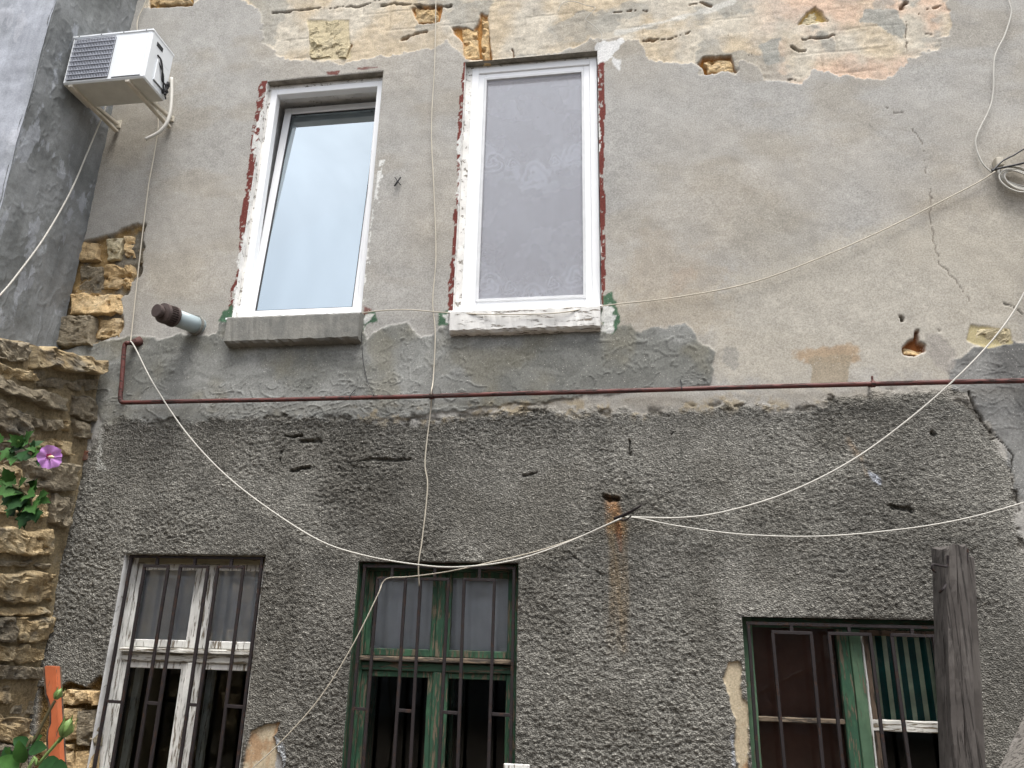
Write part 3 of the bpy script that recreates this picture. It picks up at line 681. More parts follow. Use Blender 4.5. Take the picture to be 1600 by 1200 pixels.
# ------------------------------------------------------------------ the neighbour at the left: rendered upper return, broken stone below
XN = XC; XS = at(165, 565).x                    # planes of the two faces that look to the right
ye = atX(50, 130, XN).y                          # front corner of the rendered storey
nb = thing('neighbouring_house', 'blue-grey rendered side of the neighbouring house above a broken ochre stone base', 'house', (XN, 0, 0))
zt = atX(165, 552, XS).z
def relief(nu, nv, fn): 
    u, v = np.meshgrid(np.linspace(0, 1, nu), np.linspace(0, 1, nv)); return fn(u.ravel(), v.ravel()), quad_idx(nu, nv)
def side_fn(u, v):
    y = ye+(-ye)*u; z = zt-.25+(8.6-zt+.25)*v
    d = (fbm(y*2.5, z*2.5, 4, 101)-.5)*.03+(fbm(y*14, z*14, 3, 102)-.5)*.008+np.where(fbm(y*3, z*3, 3, 103)*8 % 1 < .1, .003, 0)
    ec = np.exp(-((y-ye)/.05)**2); chip = ec*(fbm(z*6, z*0+2, 4, 104)-.3)*.07
    return np.stack([XN+d-np.where(u < .02, .015, 0)-XN, y+chip*.6*(u < .03), z], 1)
V_, F_ = relief(150, 420, side_fn); grid_mesh('return_wall', V_, F_, 'cement_render', nb)
def front_fn(u, v):
    x = -9+(XN+9)*u; z = zt-.25+(8.6-zt+.25)*v
    d = (fbm(x*2, z*2, 4, 111)-.5)*.03+(fbm(x*14, z*14, 3, 112)-.5)*.006
    return np.stack([x-XN, ye-d+.012*(u > .99), z], 1)
V_, F_ = relief(200, 300, front_fn); grid_mesh('front_wall', V_, F_, 'pale_render', nb)
b = MB(); b.add([(-9, ye, 8.6), (XN, ye, 8.6), (XN, 4.3, 8.6), (-9, 4.3, 8.6)], [(0, 1, 2, 3)]); b.build('roof', 'cement_render', nb)
# stone base: mortar bed, broken top, blocks
def bed_fn(u, v):
    y = -3.4+3.45*u; top = np.interp(y, [-3.4, atX(0, 530, XS).y, atX(60, 540, XS).y, atX(110, 556, XS).y, 0.05], [zt-.9, atX(0, 530, XS).z, atX(60, 540, XS).z, atX(110, 556, XS).z, atX(163, 570, XS).z])+(fbm(y*9, y*0, 3, 121)-.5)*.10
    z = top*v; d = (fbm(y*6, z*6, 4, 122)-.5)*.05
    d = d-np.where(v > .985, .04, 0)
    return np.stack([XS-.018+d-XN, y, z], 1)
V_, F_ = relief(140, 200, bed_fn); bed = grid_mesh('mortar_bed', V_, F_, 'mortar', nb)
topr = V_[-140:]; b = MB()
for i in range(139):
    a, c = topr[i]+[XN, 0, 0], topr[i+1]+[XN, 0, 0]
    a2 = (XN-.03, a[1], a[2]+.05+.04*math.sin(i*.7)); c2 = (XN-.03, c[1], c[2]+.05+.04*math.sin((i+1)*.7)); b.add([a, c, c2, a2], [(0, 1, 2, 3)])
b.build('broken_ledge', 'mortar', nb, True)
b = MB(); b.add([(-9, ye+.03, 0), (XN, ye+.03, 0), (XN, ye+.03, zt), (-9, ye+.03, zt)], [(0, 1, 2, 3)]); b.build('base_wall', 'mortar', nb)
def sx(*pts): return [(lambda p: (p.y, p.z))(atX(px, py, XS)) for px, py in pts]
NS = [([(48, 538), (158, 562), (157, 584), (46, 574)], 'shell_stone', .10), ([(-40, 522), (44, 536), (42, 570), (-40, 548)], 'old_stone', .07), ([(-40, 556), (50, 580), (60, 596), (-40, 590)], 'shell_stone', .05), ([(56, 590), (150, 592), (150, 612), (58, 606)], 'old_stone', .04),
      ([(-30, 584), (108, 620), (104, 648), (-30, 600)], 'old_stone', .07), ([(110, 616), (156, 622), (154, 656), (110, 652)], 'old_stone', .05), ([(-40, 606), (50, 648), (48, 684), (-40, 664)], 'old_stone', .06),
      ([(52, 652), (66, 654), (66, 672), (52, 670)], 'old_stone', .04), ([(66, 652), (94, 656), (94, 674), (68, 674)], 'old_stone', .05), ([(97, 656), (112, 658), (112, 676), (97, 674)], 'shell_stone', .04), ([(114, 656), (152, 660), (148, 690), (116, 684)], 'old_stone', .05),
      ([(46, 680), (112, 690), (110, 712), (44, 704)], 'shell_stone', .04), ([(133, 702), (150, 704), (149, 722), (132, 720)], 'brick_red', .04), ([(-40, 672), (42, 690), (40, 716), (-40, 702)], 'old_stone', .04),
      ([(40, 712), (118, 724), (112, 770), (36, 764)], 'old_stone', .06), ([(-40, 712), (36, 720), (34, 770), (-40, 766)], 'shell_stone', .05), ([(80, 772), (114, 776), (106, 824), (76, 820)], 'old_stone', .06), ([(-40, 770), (76, 772), (72, 806), (-40, 798)], 'shell_stone', .05),
      ([(-40, 818), (82, 830), (78, 872), (-40, 864)], 'shell_stone', .07), ([(-40, 872), (76, 878), (76, 890), (-40, 886)], 'old_stone', .04), ([(-40, 892), (86, 896), (84, 942), (-40, 938)], 'shell_stone', .07), ([(-40, 946), (84, 948), (82, 962), (-40, 960)], 'shell_stone', .04),
      ([(-40, 964), (20, 964), (20, 1002), (-40, 1000)], 'old_stone', .06), ([(24, 966), (82, 966), (76, 1006), (22, 1006)], 'shell_stone', .07), ([(-40, 1008), (68, 1010), (64, 1036), (-40, 1036)], 'shell_stone', .06), ([(-40, 1038), (62, 1040), (58, 1064), (-40, 1062)], 'old_stone', .06),
      ([(-40, 1074), (16, 1072), (16, 1102), (-40, 1104)], 'shell_stone', .07), ([(22, 1094), (60, 1094), (58, 1118), (20, 1118)], 'old_stone', .02), ([(-40, 1108), (40, 1120), (40, 1164), (-40, 1160)], 'shell_stone', .06), ([(-40, 1166), (60, 1166), (58, 1230), (-40, 1230)], 'old_stone', .06)]
for pts, mt, pr in NS:
    sd_ += 1; make_stone(nb, sx(*pts), mt, pr, 'X', XS-.03, sd_, .02)
# the courses go on past the edge of the picture
rr = random.Random(4); yl = min(p[0] for q, _, _ in NS for p in sx(*q)); z = .02
while z < zt-.6:
    hgt = rr.uniform(.16, .27); y = yl-.02
    while y > -3.3:
        L_ = rr.uniform(.25, .5); sd_ += 1
        make_stone(nb, [(y-L_, z+hgt-.02), (y-.02, z+hgt-.02), (y-.02, z), (y-L_, z)], rr.choice(['shell_stone', 'old_stone']), rr.uniform(.04, .07), 'X', XS-.03, sd_, .02); y -= L_+.02
    z += hgt+.015

# ------------------------------------------------------------------ windows: upper storey, white plastic
def reveal(parent, r, depth, mats, splay=0.0, nm='reveal'):
    x0, x1, z0, z1 = r
    def strip_(a, b, na, mat, name):
        bb = MB(); n = 26; vs = []; rn = random.Random(int(a[0]*1000))
        for i in range(n+1):
            t = i/n
            for j in range(5):
                s_ = j/4; jt = rn.uniform(-.002, .002) if 0 < j < 4 else 0
                vs.append((a[0]+(b[0]-a[0])*t+na[0]*(splay*s_+jt), depth*s_+.0005, a[1]+(b[1]-a[1])*t+na[1]*(splay*s_+jt)))
        fs = [(i*5+j, i*5+j+1, i*5+j+6, i*5+j+5) for i in range(n) for j in range(4)]
        bb.add(vs, fs); bb.build(name, mat, parent, True)
    strip_((x0, z0), (x0, z1), (1, 0), mats[0], nm); strip_((x1, z0), (x1, z1), (-1, 0), mats[1], nm)
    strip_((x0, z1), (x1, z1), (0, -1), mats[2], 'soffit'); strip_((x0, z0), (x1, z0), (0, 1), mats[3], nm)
def frame4(b, x0, x1, z0, z1, y0, y1, w, ch=.004, wb=None):
    wb = wb or w
    b.box(x0, x0+w, y0, y1, z0, z1, ch); b.box(x1-w, x1, y0, y1, z0, z1, ch)
    b.box(x0+w-.001, x1-w+.001, y0+.0006, y1-.0006, z1-w, z1, ch); b.box(x0+w-.001, x1-w+.001, y0+.0006, y1-.0006, z0, z0+wb, ch)
    return b
def window_part(name, label):
    o = bpy.data.objects.new(name, None); link(o, house); o['label'] = label; return o
def pane(parent, x0, x1, z0, z1, y, mat, nm='pane'):
    b = MB(); b.box(x0, x1, y, y+.006, z0, z1, .0005); return b.build(nm, mat, parent)
# frame corners measured on the plane of the frame
def sill_block(parent, x0, x1, z0, z1, y0, mat, drop=.0, seed=0):
    V_ = []; n = 40; b = MB(); rn = random.Random(seed)
    for i in range(n+1):
        x = x0+(x1-x0)*i/n; j = lambda a: rn.uniform(-a, a)
        V_ += [(x, .02, z1+.012), (x, y0+.012+j(.002), z1+j(.002)), (x, y0+j(.003), z1-.014+j(.003)), (x, y0+.004+j(.003), z0+.016+j(.004)), (x, y0+.022+j(.006), z0+j(.006)), (x, .03, z0-.012+j(.006))]
    b.add(V_, [(i*6+k, i*6+k+1, i*6+k+7, i*6+k+6) for i in range(n) for k in range(5)]+[(0, 1, 2, 3, 4, 5), tuple(n*6+k for k in (5, 4, 3, 2, 1, 0))])
    return b.build('sill', mat, parent)

YF = .055
def reveal_in(parent, r):
    x0, x1, z0, z1 = r; b = MB(); y0, y1 = YF+.06, .462
    b.add([(x0+.012, y0, z0), (x0-.01, y1, z0), (x0-.01, y1, z1), (x0+.012, y0, z1)], [(0, 1, 2, 3)]); b.add([(x1-.012, y0, z0), (x1+.01, y1, z0), (x1+.01, y1, z1), (x1-.012, y0, z1)], [(0, 1, 2, 3)])
    b.add([(x0-.01, y0, z1-.04), (x1+.01, y0, z1-.04), (x1+.01, y1, z1-.02), (x0-.01, y1, z1-.02)], [(0, 1, 2, 3)]); b.build('inner_reveal', 'white_reveal', parent)
w1 = window_part('window', 'white plastic window tilted inwards at the top, its pane mirroring the sky')
x0, x1, z0, z1 = W1; z0f = at(470, 492, YF).z
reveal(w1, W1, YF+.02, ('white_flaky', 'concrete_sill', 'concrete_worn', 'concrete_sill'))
fx0 = at(424, 143, YF).x; fx1 = x1-.006; fz1 = at(510, 133, YF).z
frame4(MB(), fx0, fx1, z0+.006, fz1, YF, YF+.07, .058).build('frame', 'white_pvc', w1)
b = MB(); b.box(x0, fx0+.002, YF+.004, YF+.05, z0, z1-.001, .002); b.box(fx0, x1, YF+.006, YF+.05, fz1-.001, z1-.001, .002); b.build('filler_strip', 'white_flaky', w1)
reveal_in(w1, W1)
tilt = R(4.4); sxa, sxb = fx0+.045, fx1-.045; sza = z0+.05; szb = fz1-.045; H = szb-sza; py_ = YF+.03
def tl(y, z): return (py_+y*math.cos(tilt)+z*math.sin(tilt), sza-y*math.sin(tilt)+z*math.cos(tilt))
def tilted(bm):
    bm.v = [(x, *tl(y, z)) for x, y, z in bm.v]; return bm
tilted(frame4(MB(), sxa, sxb, 0, H, 0, .065, .062, .005)).build('sash', 'white_pvc', w1)
tilted(frame4(MB(), sxa+.0615, sxb-.0615, .0615, H-.0615, .012, .05, .010, .001)).build('gasket', 'pvc_gasket', w1)
b = MB(); b.box(sxa+.07, sxb-.07, .018, .024, .07, H-.07, .0005); tilted(b).build('pane', 'glass_new', w1)
b = MB(); b.box(x0-.035, x1+.004, -.035, YF+.02, z0-.012, z0+.006, .003); b.build('drip_board', 'white_pvc', w1)
sill_block(w1, at(352, 515, -.09).x, at(560, 515, -.09).x, at(450, 532, -.09).z, z0-.012, -.09, 'concrete_sill', 0, 1)
b = MB(); b.box(x0-.1, x1+.1, .62, .64, z0-.1, z1, .001); b.build('curtain', 'brown_curtain', w1)

w2 = window_part('window', 'white plastic window with insect screen before a floral lace curtain')
x0, x1, z0, z1 = W2
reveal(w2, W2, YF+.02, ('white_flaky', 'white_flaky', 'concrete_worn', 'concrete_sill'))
fx0 = at(738, 110, YF).x; fx1 = x1-.008; fz1 = at(830, 99, YF).z
frame4(MB(), fx0, fx1, z0+.006, fz1, YF, YF+.07, .060).build('frame', 'white_pvc', w2)
b = MB(); b.box(x0, fx0+.002, YF+.004, YF+.05, z0, z1-.001, .002); b.box(fx0, x1, YF+.006, YF+.05, fz1-.001, z1-.001, .002); b.build('filler_strip', 'white_flaky', w2)
frame4(MB(), fx0+.05, fx1-.05, z0+.055, fz1-.05, YF+.012, YF+.07, .062, .005).build('sash', 'white_pvc', w2)
frame4(MB(), fx0+.105, fx1-.105, z0+.11, fz1-.105, YF+.002, YF+.024, .022, .002).build('screen_frame', 'pvc_grey', w2)
b = MB(); b.add([(fx0+.12, YF+.014, z0+.12), (fx1-.12, YF+.014, z0+.12), (fx1-.12, YF+.014, fz1-.12), (fx0+.12, YF+.014, fz1-.12)], [(0, 1, 2, 3)]); b.build('insect_screen', 'insect_screen', w2)
pane(w2, fx0+.1, fx1-.1, z0+.1, fz1-.1, YF+.04, 'glass_clear')
nu, nv = 150, 320; u, v = np.meshgrid(np.linspace(0, 1, nu), np.linspace(0, 1, nv)); u = u.ravel(); v = v.ravel()
Wl = fx1-fx0; Hl = fz1-z0; xm_ = u*Wl; zm_ = v*Hl
dens = .15+.16*fbm(xm_*5, zm_*3, 4, 151)
for zc_, amp_ in ((.60, 1.0), (.12, .8)):
    arch = zc_*Hl+.16*np.sin(u*math.pi)**2*-1+.34*abs(u-.5)**1.3
    dens += .20*(1-sstep(-.25, .10, zm_-arch))*sstep(-1.1, -.2, zm_-arch)
    band = np.exp(-((zm_-arch-.02)/.17)**2); dens += amp_*band*(.55*sstep(.42, .60, fbm(xm_*16, zm_*16, 4, 152))-.02)
    for cu_, dz_, rr_ in ((.50, -.13, .16), (.18, .02, .12), (.82, .04, .12), (.34, -.02, .07), (.66, 0, .07), (.06, .18, .08), (.93, .2, .08)):
        dx_ = xm_-cu_*Wl; dzz = zm_-(zc_*Hl+dz_); r_ = np.hypot(dx_, dzz)+.012*(fbm(xm_*20, zm_*20, 2, 153)-.5); th_ = np.arctan2(dzz, dx_)
        petal_ = .5+.5*np.sin(r_/rr_*15+th_*2+1.6*np.sin(th_*3)); dens += amp_*(1-sstep(rr_*.75, rr_, r_))*(petal_**2*.80-.05)
dens += .16*sstep(.56, .64, fbm(xm_*7+3, zm_*7, 4, 154))
yy = YF+.085+.010*np.sin(xm_*34+.6*np.sin(xm_*9))+.006*np.sin(v*5+xm_*6)
grid_mesh('lace_curtain', np.stack([fx0+xm_, yy, z0+zm_], 1), quad_idx(nu, nv), 'lace', w2, {'weave': ('FLOAT', np.clip(dens, .05, .98))})
b = MB(); b.box(x0-.1, x1+.1, YF+.30, YF+.32, z0-.1, z1, .001); b.build('curtain', 'slate_curtain', w2)
b = MB(); b.box(x0-.03, x1+.012, -.03, YF+.02, z0-.012, z0+.006, .003); b.build('drip_board', 'white_pvc', w2)
sill_block(w2, at(702, 505, -.075).x, at(938, 500, -.075).x, at(820, 515, -.075).z, z0-.012, -.075, 'white_sill', 0, 2)

# ------------------------------------------------------------------ windows: ground floor, old timber behind iron bars
def grille(parent, r, yg, fr=(.10, .29, .39, .58, .675, .87), cross=.60, top=.03, utop=.085, left=True, right=True):
    x0, x1, z0, z1 = r; xa, xb = x0+.035, x1-.03; Wd = xb-xa; zt_ = z1-top; zu = z1-utop; s_ = .0095
    k = [0]
    def bar(A, B):
        k[0] += 1; b = MB(); b.beam(A, B, (0, 1, 0) if abs(A[0]-B[0]) < .5*abs(A[2]-B[2]) or abs(A[0]-B[0]) > .01 else (1, 0, 0), s_*2, s_*2, .0015, 6, .0009, k[0]); b.build('grille_bar', 'rust_iron', parent)
    rn = random.Random(int(x0*77))
    bar((xa, yg, z0-.0), (xa+.004, yg, zt_)); bar((xb, yg, z0), (xb-.003, yg, zt_)); bar((xa-.01, yg, zt_+.007), (xb+.01, yg, zt_+.004))
    X_ = [xa+Wd*f for f in fr]
    for a, c in ((0, 1), (2, 3), (4, 5)):
        bar((X_[a]-.007, yg-.001, zu+.007), (X_[c]+.007, yg-.001, zu+.006)); m_ = (X_[a]+X_[c])/2; bar((m_, yg, zu+.014), (m_, yg, zt_))
        for q in (a, c): bar((X_[q]+rn.uniform(-.012, .012), yg, z0), (X_[q], yg, zu))
    if cross:
        zc = cross; seq = [xa]+X_+[xb]
        for a, c in ((0, 1), (2, 3), (4, 5), (6, 7)): bar((seq[a]+.006, yg+.001, zc), (seq[c]-.006, yg+.001, zc-.003))
def old_window(label, r, depth, mat, math_, soff, zt_mid, mx, rev, stile=.07, ledge='bare_wood_h', gl='glass_old', seed=1, curtain='grey_curtain', lower_open=False):
    x0, x1, z0, z1 = r; p = window_part('window', label); yf = depth
    reveal(p, r, depth+.03, rev)
    def T(name, m_, *bx, nzv=.0016): b = MB(); b.box(*bx, .005, 9, nzv, seed); return b.build(name, m_, p)
    # fixed frame
    b = MB(); f = .045
    b.box(x0, x0+f, yf, yf+.09, z0, z1, .004, 12, .0016, seed); b.build('jamb', mat, p); b = MB(); b.box(x1-f, x1, yf, yf+.09, z0, z1, .004, 12, .0016, seed+1); b.build('jamb', mat, p)
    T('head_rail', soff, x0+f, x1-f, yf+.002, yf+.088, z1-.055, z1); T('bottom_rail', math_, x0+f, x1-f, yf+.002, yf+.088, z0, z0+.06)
    T('transom', math_, x0+f, x1-f, yf-.005, yf+.085, zt_mid-.055, zt_mid)
    T('transom_ledge', ledge, x0+f-.01, x1-f+.01, yf-.035, yf+.06, zt_mid+.004, zt_mid+.034)
    T('mullion', mat, mx-.028, mx+.028, yf-.004, yf+.084, zt_mid+.034, z1-.056); T('mullion', mat, mx-.03, mx+.03, yf-.006, yf+.082, z0+.06, zt_mid-.056)
    sw = stile-.032
    for (a, c, zb, zt2, up) in ((x0+f, mx-.028, zt_mid+.036, z1-.056, 1), (mx+.028, x1-f, zt_mid+.036, z1-.056, 1), (x0+f, mx-.03, z0+.06, zt_mid-.056, 0), (mx+.03, x1-f, z0+.06, zt_mid-.056, 0)):
        b = MB(); y0 = yf+.012; y1 = yf+.055; n_ = .0013
        b.box(a, a+sw, y0, y1, zb, zt2, .004, 8, n_, seed+3); b.box(c-sw, c, y0, y1, zb, zt2, .004, 8, n_, seed+4); b.box(a+sw, c-sw, y0+.001, y1-.001, zt2-sw, zt2, .004, 5, n_, seed+5); b.box(a+sw, c-sw, y0+.001, y1-.001, zb, zb+sw*1.2, .004, 5, n_, seed+6)
        b.build('sash', mat, p)
        pane(p, a+sw-.004, c-sw+.004, zb+sw, zt2-sw+.004, yf+.03, gl if up else 'glass_dim')
        # the inner casement, a hand's breadth behind
        if up: b = None
        else: b = MB(); frame4(b, a+.005, c-.005, zb, zt2-.005, yf+.17, yf+.21, sw*1.15); b.build('inner_sash', mat, p)
        if up and curtain:
            b = MB(); vs = []; n = 30
            for j in range(2):
                for i in range(n+1):
                    xx = a+(c-a)*i/n; vs.append((xx, yf+.075+.008*math.sin(xx*60+j), zb-.03 if j == 0 else zt2))
            b.add(vs, [(i, i+1, n+2+i, n+1+i) for i in range(n)]); b.build('curtain', curtain, p, True)
    return p
D1 = .10
zm1 = at(300, 1022, D1).z; mx1 = (at(306, 960, D1).x+at(285, 1150, D1).x)/2
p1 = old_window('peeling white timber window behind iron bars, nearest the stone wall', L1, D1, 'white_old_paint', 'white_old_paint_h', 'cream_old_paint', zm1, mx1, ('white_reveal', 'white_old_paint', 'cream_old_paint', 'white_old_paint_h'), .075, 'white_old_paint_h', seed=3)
grille(p1, L1, .025, (.117, .30, .393, .60, .675, .866), at(280, 1100, .025).z, .02, .085)
zm2 = at(680, 1036, D1).z; mx2 = (at(690, 960, D1).x+at(677, 1150, D1).x)/2
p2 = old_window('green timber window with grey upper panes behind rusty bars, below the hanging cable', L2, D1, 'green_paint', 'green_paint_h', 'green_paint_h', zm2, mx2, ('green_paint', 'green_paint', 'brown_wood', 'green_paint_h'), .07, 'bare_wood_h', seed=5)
grille(p2, L2, .025, (.098, .286, .386, .571, .674, .872), at(680, 1112, .025).z, .035, .115)
# right window: tall brown left leaf, striped curtain in the right one
x0, x1, z0, z1 = L3; D3 = .09
p3 = window_part('window', 'green timber window with brown and striped curtains behind the wooden post')
reveal(p3, L3, D3+.03, ('pale_green_paint', 'green_paint', 'brown_wood', 'green_paint_h'))
def T3(name, m_, *bx, sd2=1): b = MB(); b.box(*bx, .004, 10, .0016, sd2); return b.build(name, m_, p3)
f = .05; xm0 = at(1313, 1050, D3).x; xm1 = at(1350, 1050, D3).x
T3('jamb', 'pale_green_paint', x0, x0+f+.02, D3, D3+.08, z0, z1); T3('jamb', 'green_paint', x1-f, x1, D3, D3+.08, z0, z1); T3('head_rail', 'green_paint_h', x0+f+.02, x1-f, D3+.002, D3+.078, z1-.06, z1)
T3('mullion', 'green_paint', xm0, (xm0+xm1)/2, D3-.005, D3+.07, z0, z1-.061); T3('mullion', 'pale_green_paint', (xm0+xm1)/2+.002, xm1, D3-.012, D3+.07, z0, z1-.061)
zb1 = at(1255, 1126, D3).z; T3('glazing_bar', 'bare_wood_h', x0+f+.02, xm0, D3+.005, D3+.05, zb1-.014, zb1+.014)
zb2 = at(1420, 1135, D3).z; T3('sash_rail', 'white_old_paint_h', xm1, x1-f, D3+.005, D3+.06, zb2-.032, zb2+.03); T3('sash_rail', 'brown_wood', xm1, x1-f, D3+.004, D3+.06, z1-.095, z1-.062)
T3('sash_stile', 'white_old_paint', xm1+.003, xm1+.018, D3-.002, D3+.06, z0, z1-.096); T3('sash_stile', 'brown_wood', xm1+.020, xm1+.05, D3+.008, D3+.06, z0, z1-.096); T3('sash_stile', 'white_old_paint', x1-f-.04, x1-f-.001, D3+.008, D3+.06, z0, z1-.096)
pane(p3, x0+f+.02, xm0, zb1+.014, z1-.06, D3+.03, 'glass_dim'); pane(p3, x0+f+.02, xm0, z0, zb1-.014, D3+.03, 'glass_dim'); pane(p3, xm1+.05, x1-f-.04, zb2+.03, z1-.095, D3+.03, 'glass_dim'); pane(p3, xm1+.05, x1-f-.04, z0, zb2-.032, D3+.03, 'glass_dim')
b = MB(); b.box(x0+f, xm0+.03, D3+.085, D3+.09, z0, z1-.02, .001); b.build('brown_curtain', 'brown_curtain', p3)
b = MB(); vs = []; n = 80
for j in range(2):
    for i in range(n+1):
        xx = xm1+(x1-f-xm1)*i/n; vs.append((xx, D3+.085+.008*math.sin(xx*30.8), zb2-.02 if j == 0 else z1-.02))
b.add(vs, [(i, i+1, n+2+i, n+1+i) for i in range(n)]); b.build('striped_curtain', 'striped_curtain', p3, True)
grille(p3, L3, .02, (.125, .32, .41, .615, .72, .925), 0, .045, .095)

# ------------------------------------------------------------------ air conditioner
YA, YB = -.605, -.31
tlp, trp, brp, blp = at(113, 60, YA), at(240, 44, YA), at(225, 118, YA), at(98, 133, YA)
ax0 = (tlp.x+blp.x)/2; ax1 = (trp.x+brp.x)/2; az0 = (brp.z+blp.z)/2; az1 = (tlp.z+trp.z)/2
ac = thing('air_conditioner', 'white outdoor air conditioner unit on brackets high by the corner', 'air conditioner', ((ax0+ax1)/2, 0, az0-.2))
aw, ah = ax1-ax0, az1-az0
b = MB(); b.box(ax0, ax1, YA, YB, az0, az1, .010); b.build('casing', 'ac_white', ac)
b = MB(); b.box(ax0-.004, ax1+.004, YA-.006, YB+.004, az1-.018, az1+.008, .006); b.build('lid', 'ac_white', ac)
b = MB(); b.box(ax0+.01, ax1-.01, YA+.01, YB-.01, az0-.006, az0+.001, .002); b.build('base_pan', 'ac_metal', ac)
gx0, gx1, gz0, gz1 = ax0+.05*aw, ax0+.555*aw, az0+.055*ah, az1-.085*ah
b = MB(); b.box(gx0, gx1, YA-.0030, YA+.002, gz0, gz1, .001); b.build('fan_dark_sheet', 'painted_dark', ac)  # flat near-black sheet in place of the shade inside the fan opening
b = MB(); b.tube([((gx0+gx1)/2, YA-.0035, (gz0+gz1)/2), ((gx0+gx1)/2, YA-.006, (gz0+gz1)/2)], .055, 20); b.build('fan_hub', 'black_plastic', ac)
b = MB()
for i in range(10): zz = gz0+(gz1-gz0)*i/9; b.box(gx0-.004, gx1+.004, YA-.018, YA-.012, zz-.003, zz+.003, .001)
for i in range(27): xx = gx0+(gx1-gx0)*i/26; b.box(xx-.0026, xx+.0026, YA-.013, YA-.008, gz0, gz1, .0008)
b.build('grille', 'grille_wire', ac)
b = MB(); b.box(ax0+.60*aw, ax1-.045*aw, YA-.007, YA+.002, az0+.04*ah, az1-.07*ah, .005); b.build('front_panel', 'ac_white', ac)
b = MB(); b.box(ax1-.001, ax1+.003, YA+.07, YA+.15, az1-.10, az1-.06, .001); b.build('handle_dark_patch', 'painted_dark', ac)  # flat patch coloured dark for the shade of a grip hollow
b = MB(); b.box(ax1, ax1+.012, YA+.10, YB-.03, az0+.06, az0+.27, .006); b.build('valve_cover', 'ac_white', ac)
b = MB()
for zz, yy in ((az0+.05, YB-.055), (az0+.12, YB-.045)): b.tube([(ax1, yy, zz), (ax1+.045, yy, zz)], .016, 10); b.tube([(ax1+.03, yy, zz-.03), (ax1+.03, yy, zz+.03)], .012, 8)
b.build('valve', 'black_plastic', ac)
b = MB(); b.tube(smooth_path([(ax1+.002, YA+.10, az0+.30), (ax1+.02, YA+.13, az0+.27), (ax1+.025, YA+.16, az0+.20), (ax1+.02, YA+.19, az0+.12), (ax1+.03, YB-.065, az0+.10), (ax1+.03, YB-.045, az0+.05)]), .007, 6)
b.tube(smooth_path([(ax1+.002, YA+.11, az0+.26), (ax1+.03, YA+.17, az0+.17), (ax1+.02, YA+.22, az0+.07), (ax1+.03, YB-.035, az0-.01)]), .006, 6); b.build('power_lead', 'black_plastic', ac, True)
for (bx_, zl) in ((ax0+.10*aw, at(181, 196, -.02).z), (ax0+.80*aw, at(258, 186, -.02).z)):
    b = MB(); b.box(bx_-.019, bx_+.019, YA+.004, -.012, az0-.030, az0-.007, .003)
    b.beam((bx_, YA+.01, az0-.018), (bx_, -.02, zl+.01), (1, 0, 0), .036, .028, .003); b.box(bx_-.022, bx_+.022, -.012, .012, zl-.02, az0+.10, .002); b.build('bracket', 'bracket_metal', ac)
b = MB(); b.tube(smooth_path([at(268, 122, -.34), at(268, 150, -.35), at(266, 175, -.36), at(260, 193, -.37), at(248, 207, -.38), at(227, 218, -.40)], 5), .014, 10); b.build('drain_hose', 'cable_white', ac, True)
b = MB()
for i in range(4): b.tube([(ax0+aw*(.08+.28*i), YA-.008, az1-.006), (ax0+aw*(.08+.28*i), YA-.004, az1-.006)], .005, 6)
b.build('screw', 'black_plastic', ac)

# ------------------------------------------------------------------ flue
base = at(312, 512, 0.0)
tip_dir = None
pa = at(306, 508, -.02); pb = at(244, 485, -.38)
dr = (pb-pa).normalized()
fl_ = thing('flue_terminal', 'grey boiler flue with a brown slotted cap below the tilted window', 'flue', tuple(pa))
def along(t): return pa+dr*t
Lf = (pb-pa).length; r0 = .066
b = MB(); b.tube([along(-.08), along(Lf*.52)], r0, 28); b.build('pipe', 'flue_grey', fl_, True)
b = MB(); b.tube([along(-.012), along(.008)], r0+.012, 28); b.build('wall_collar', 'wall_plaster' if 0 else 'concrete_sill', fl_)
b = MB(); b.tube([along(Lf*.56), along(Lf*.565), along(Lf*.62), along(Lf*.625)], [r0+.001, r0+.014, r0+.014, r0-.004], 28); b.tube([along(Lf*.61), along(Lf*.80)], r0-.008, 24); b.tube([along(Lf*.78), along(Lf*.785), along(Lf*.85), along(Lf*.87)], [r0-.008, r0+.012, r0+.010, r0-.018], 28); b.build('cap', 'flue_brown', fl_)
b = MB(); e1 = dr.orthogonal().normalized(); e2 = dr.cross(e1)
for k in range(26):
    a = 2*math.pi*k/26; o_ = e1*math.cos(a)+e2*math.sin(a)
    b.beam(along(Lf*.62)+o_*(r0+.006), along(Lf*.79)+o_*(r0+.004), o_, .010, .006, .001)
b.build('slots', 'flue_brown', fl_)
b = MB(); b.tube([along(Lf*.86), along(Lf*.92), along(Lf*.921), along(Lf*1.0), along(Lf*1.005)], [r0-.030, r0-.030, r0-.016, r0-.016, r0-.022], 24); b.build('nozzle', 'flue_brown', fl_)

# ------------------------------------------------------------------ gas pipe
YP = -.075
pp = [at(212, 536, -.01), at(200, 536, YP), at(197, 537, YP), at(194, 545, YP), at(190, 600, YP), at(188, 620, YP), at(190, 628, YP), at(200, 629, YP)]
gas = thing('gas_pipe', 'thin red-brown gas pipe running along the wall between the storeys', 'pipe', (pp[-1].x, 0, pp[-1].z))
run = [(300, 627), (420, 625), (540, 622), (675, 619), (800, 615), (930, 612), (1065, 608), (1200, 604), (1364, 600), (1480, 597), (1600, 595)]
pts = smooth_path(pp, 5)+[at(x, y, YP) for x, y in run]
pts += [Vector((5.9, YP, pts[-1].z))]
b = MB(); b.tube(pts, .0165, 14); b.build('tube', 'red_pipe_paint', gas, True)
b = MB(); b.tube([at(219, 533, -.002), at(205, 536, -.06)], [.04, .02], 16); b.build('wall_flange', 'pipe_flange', gas, True)
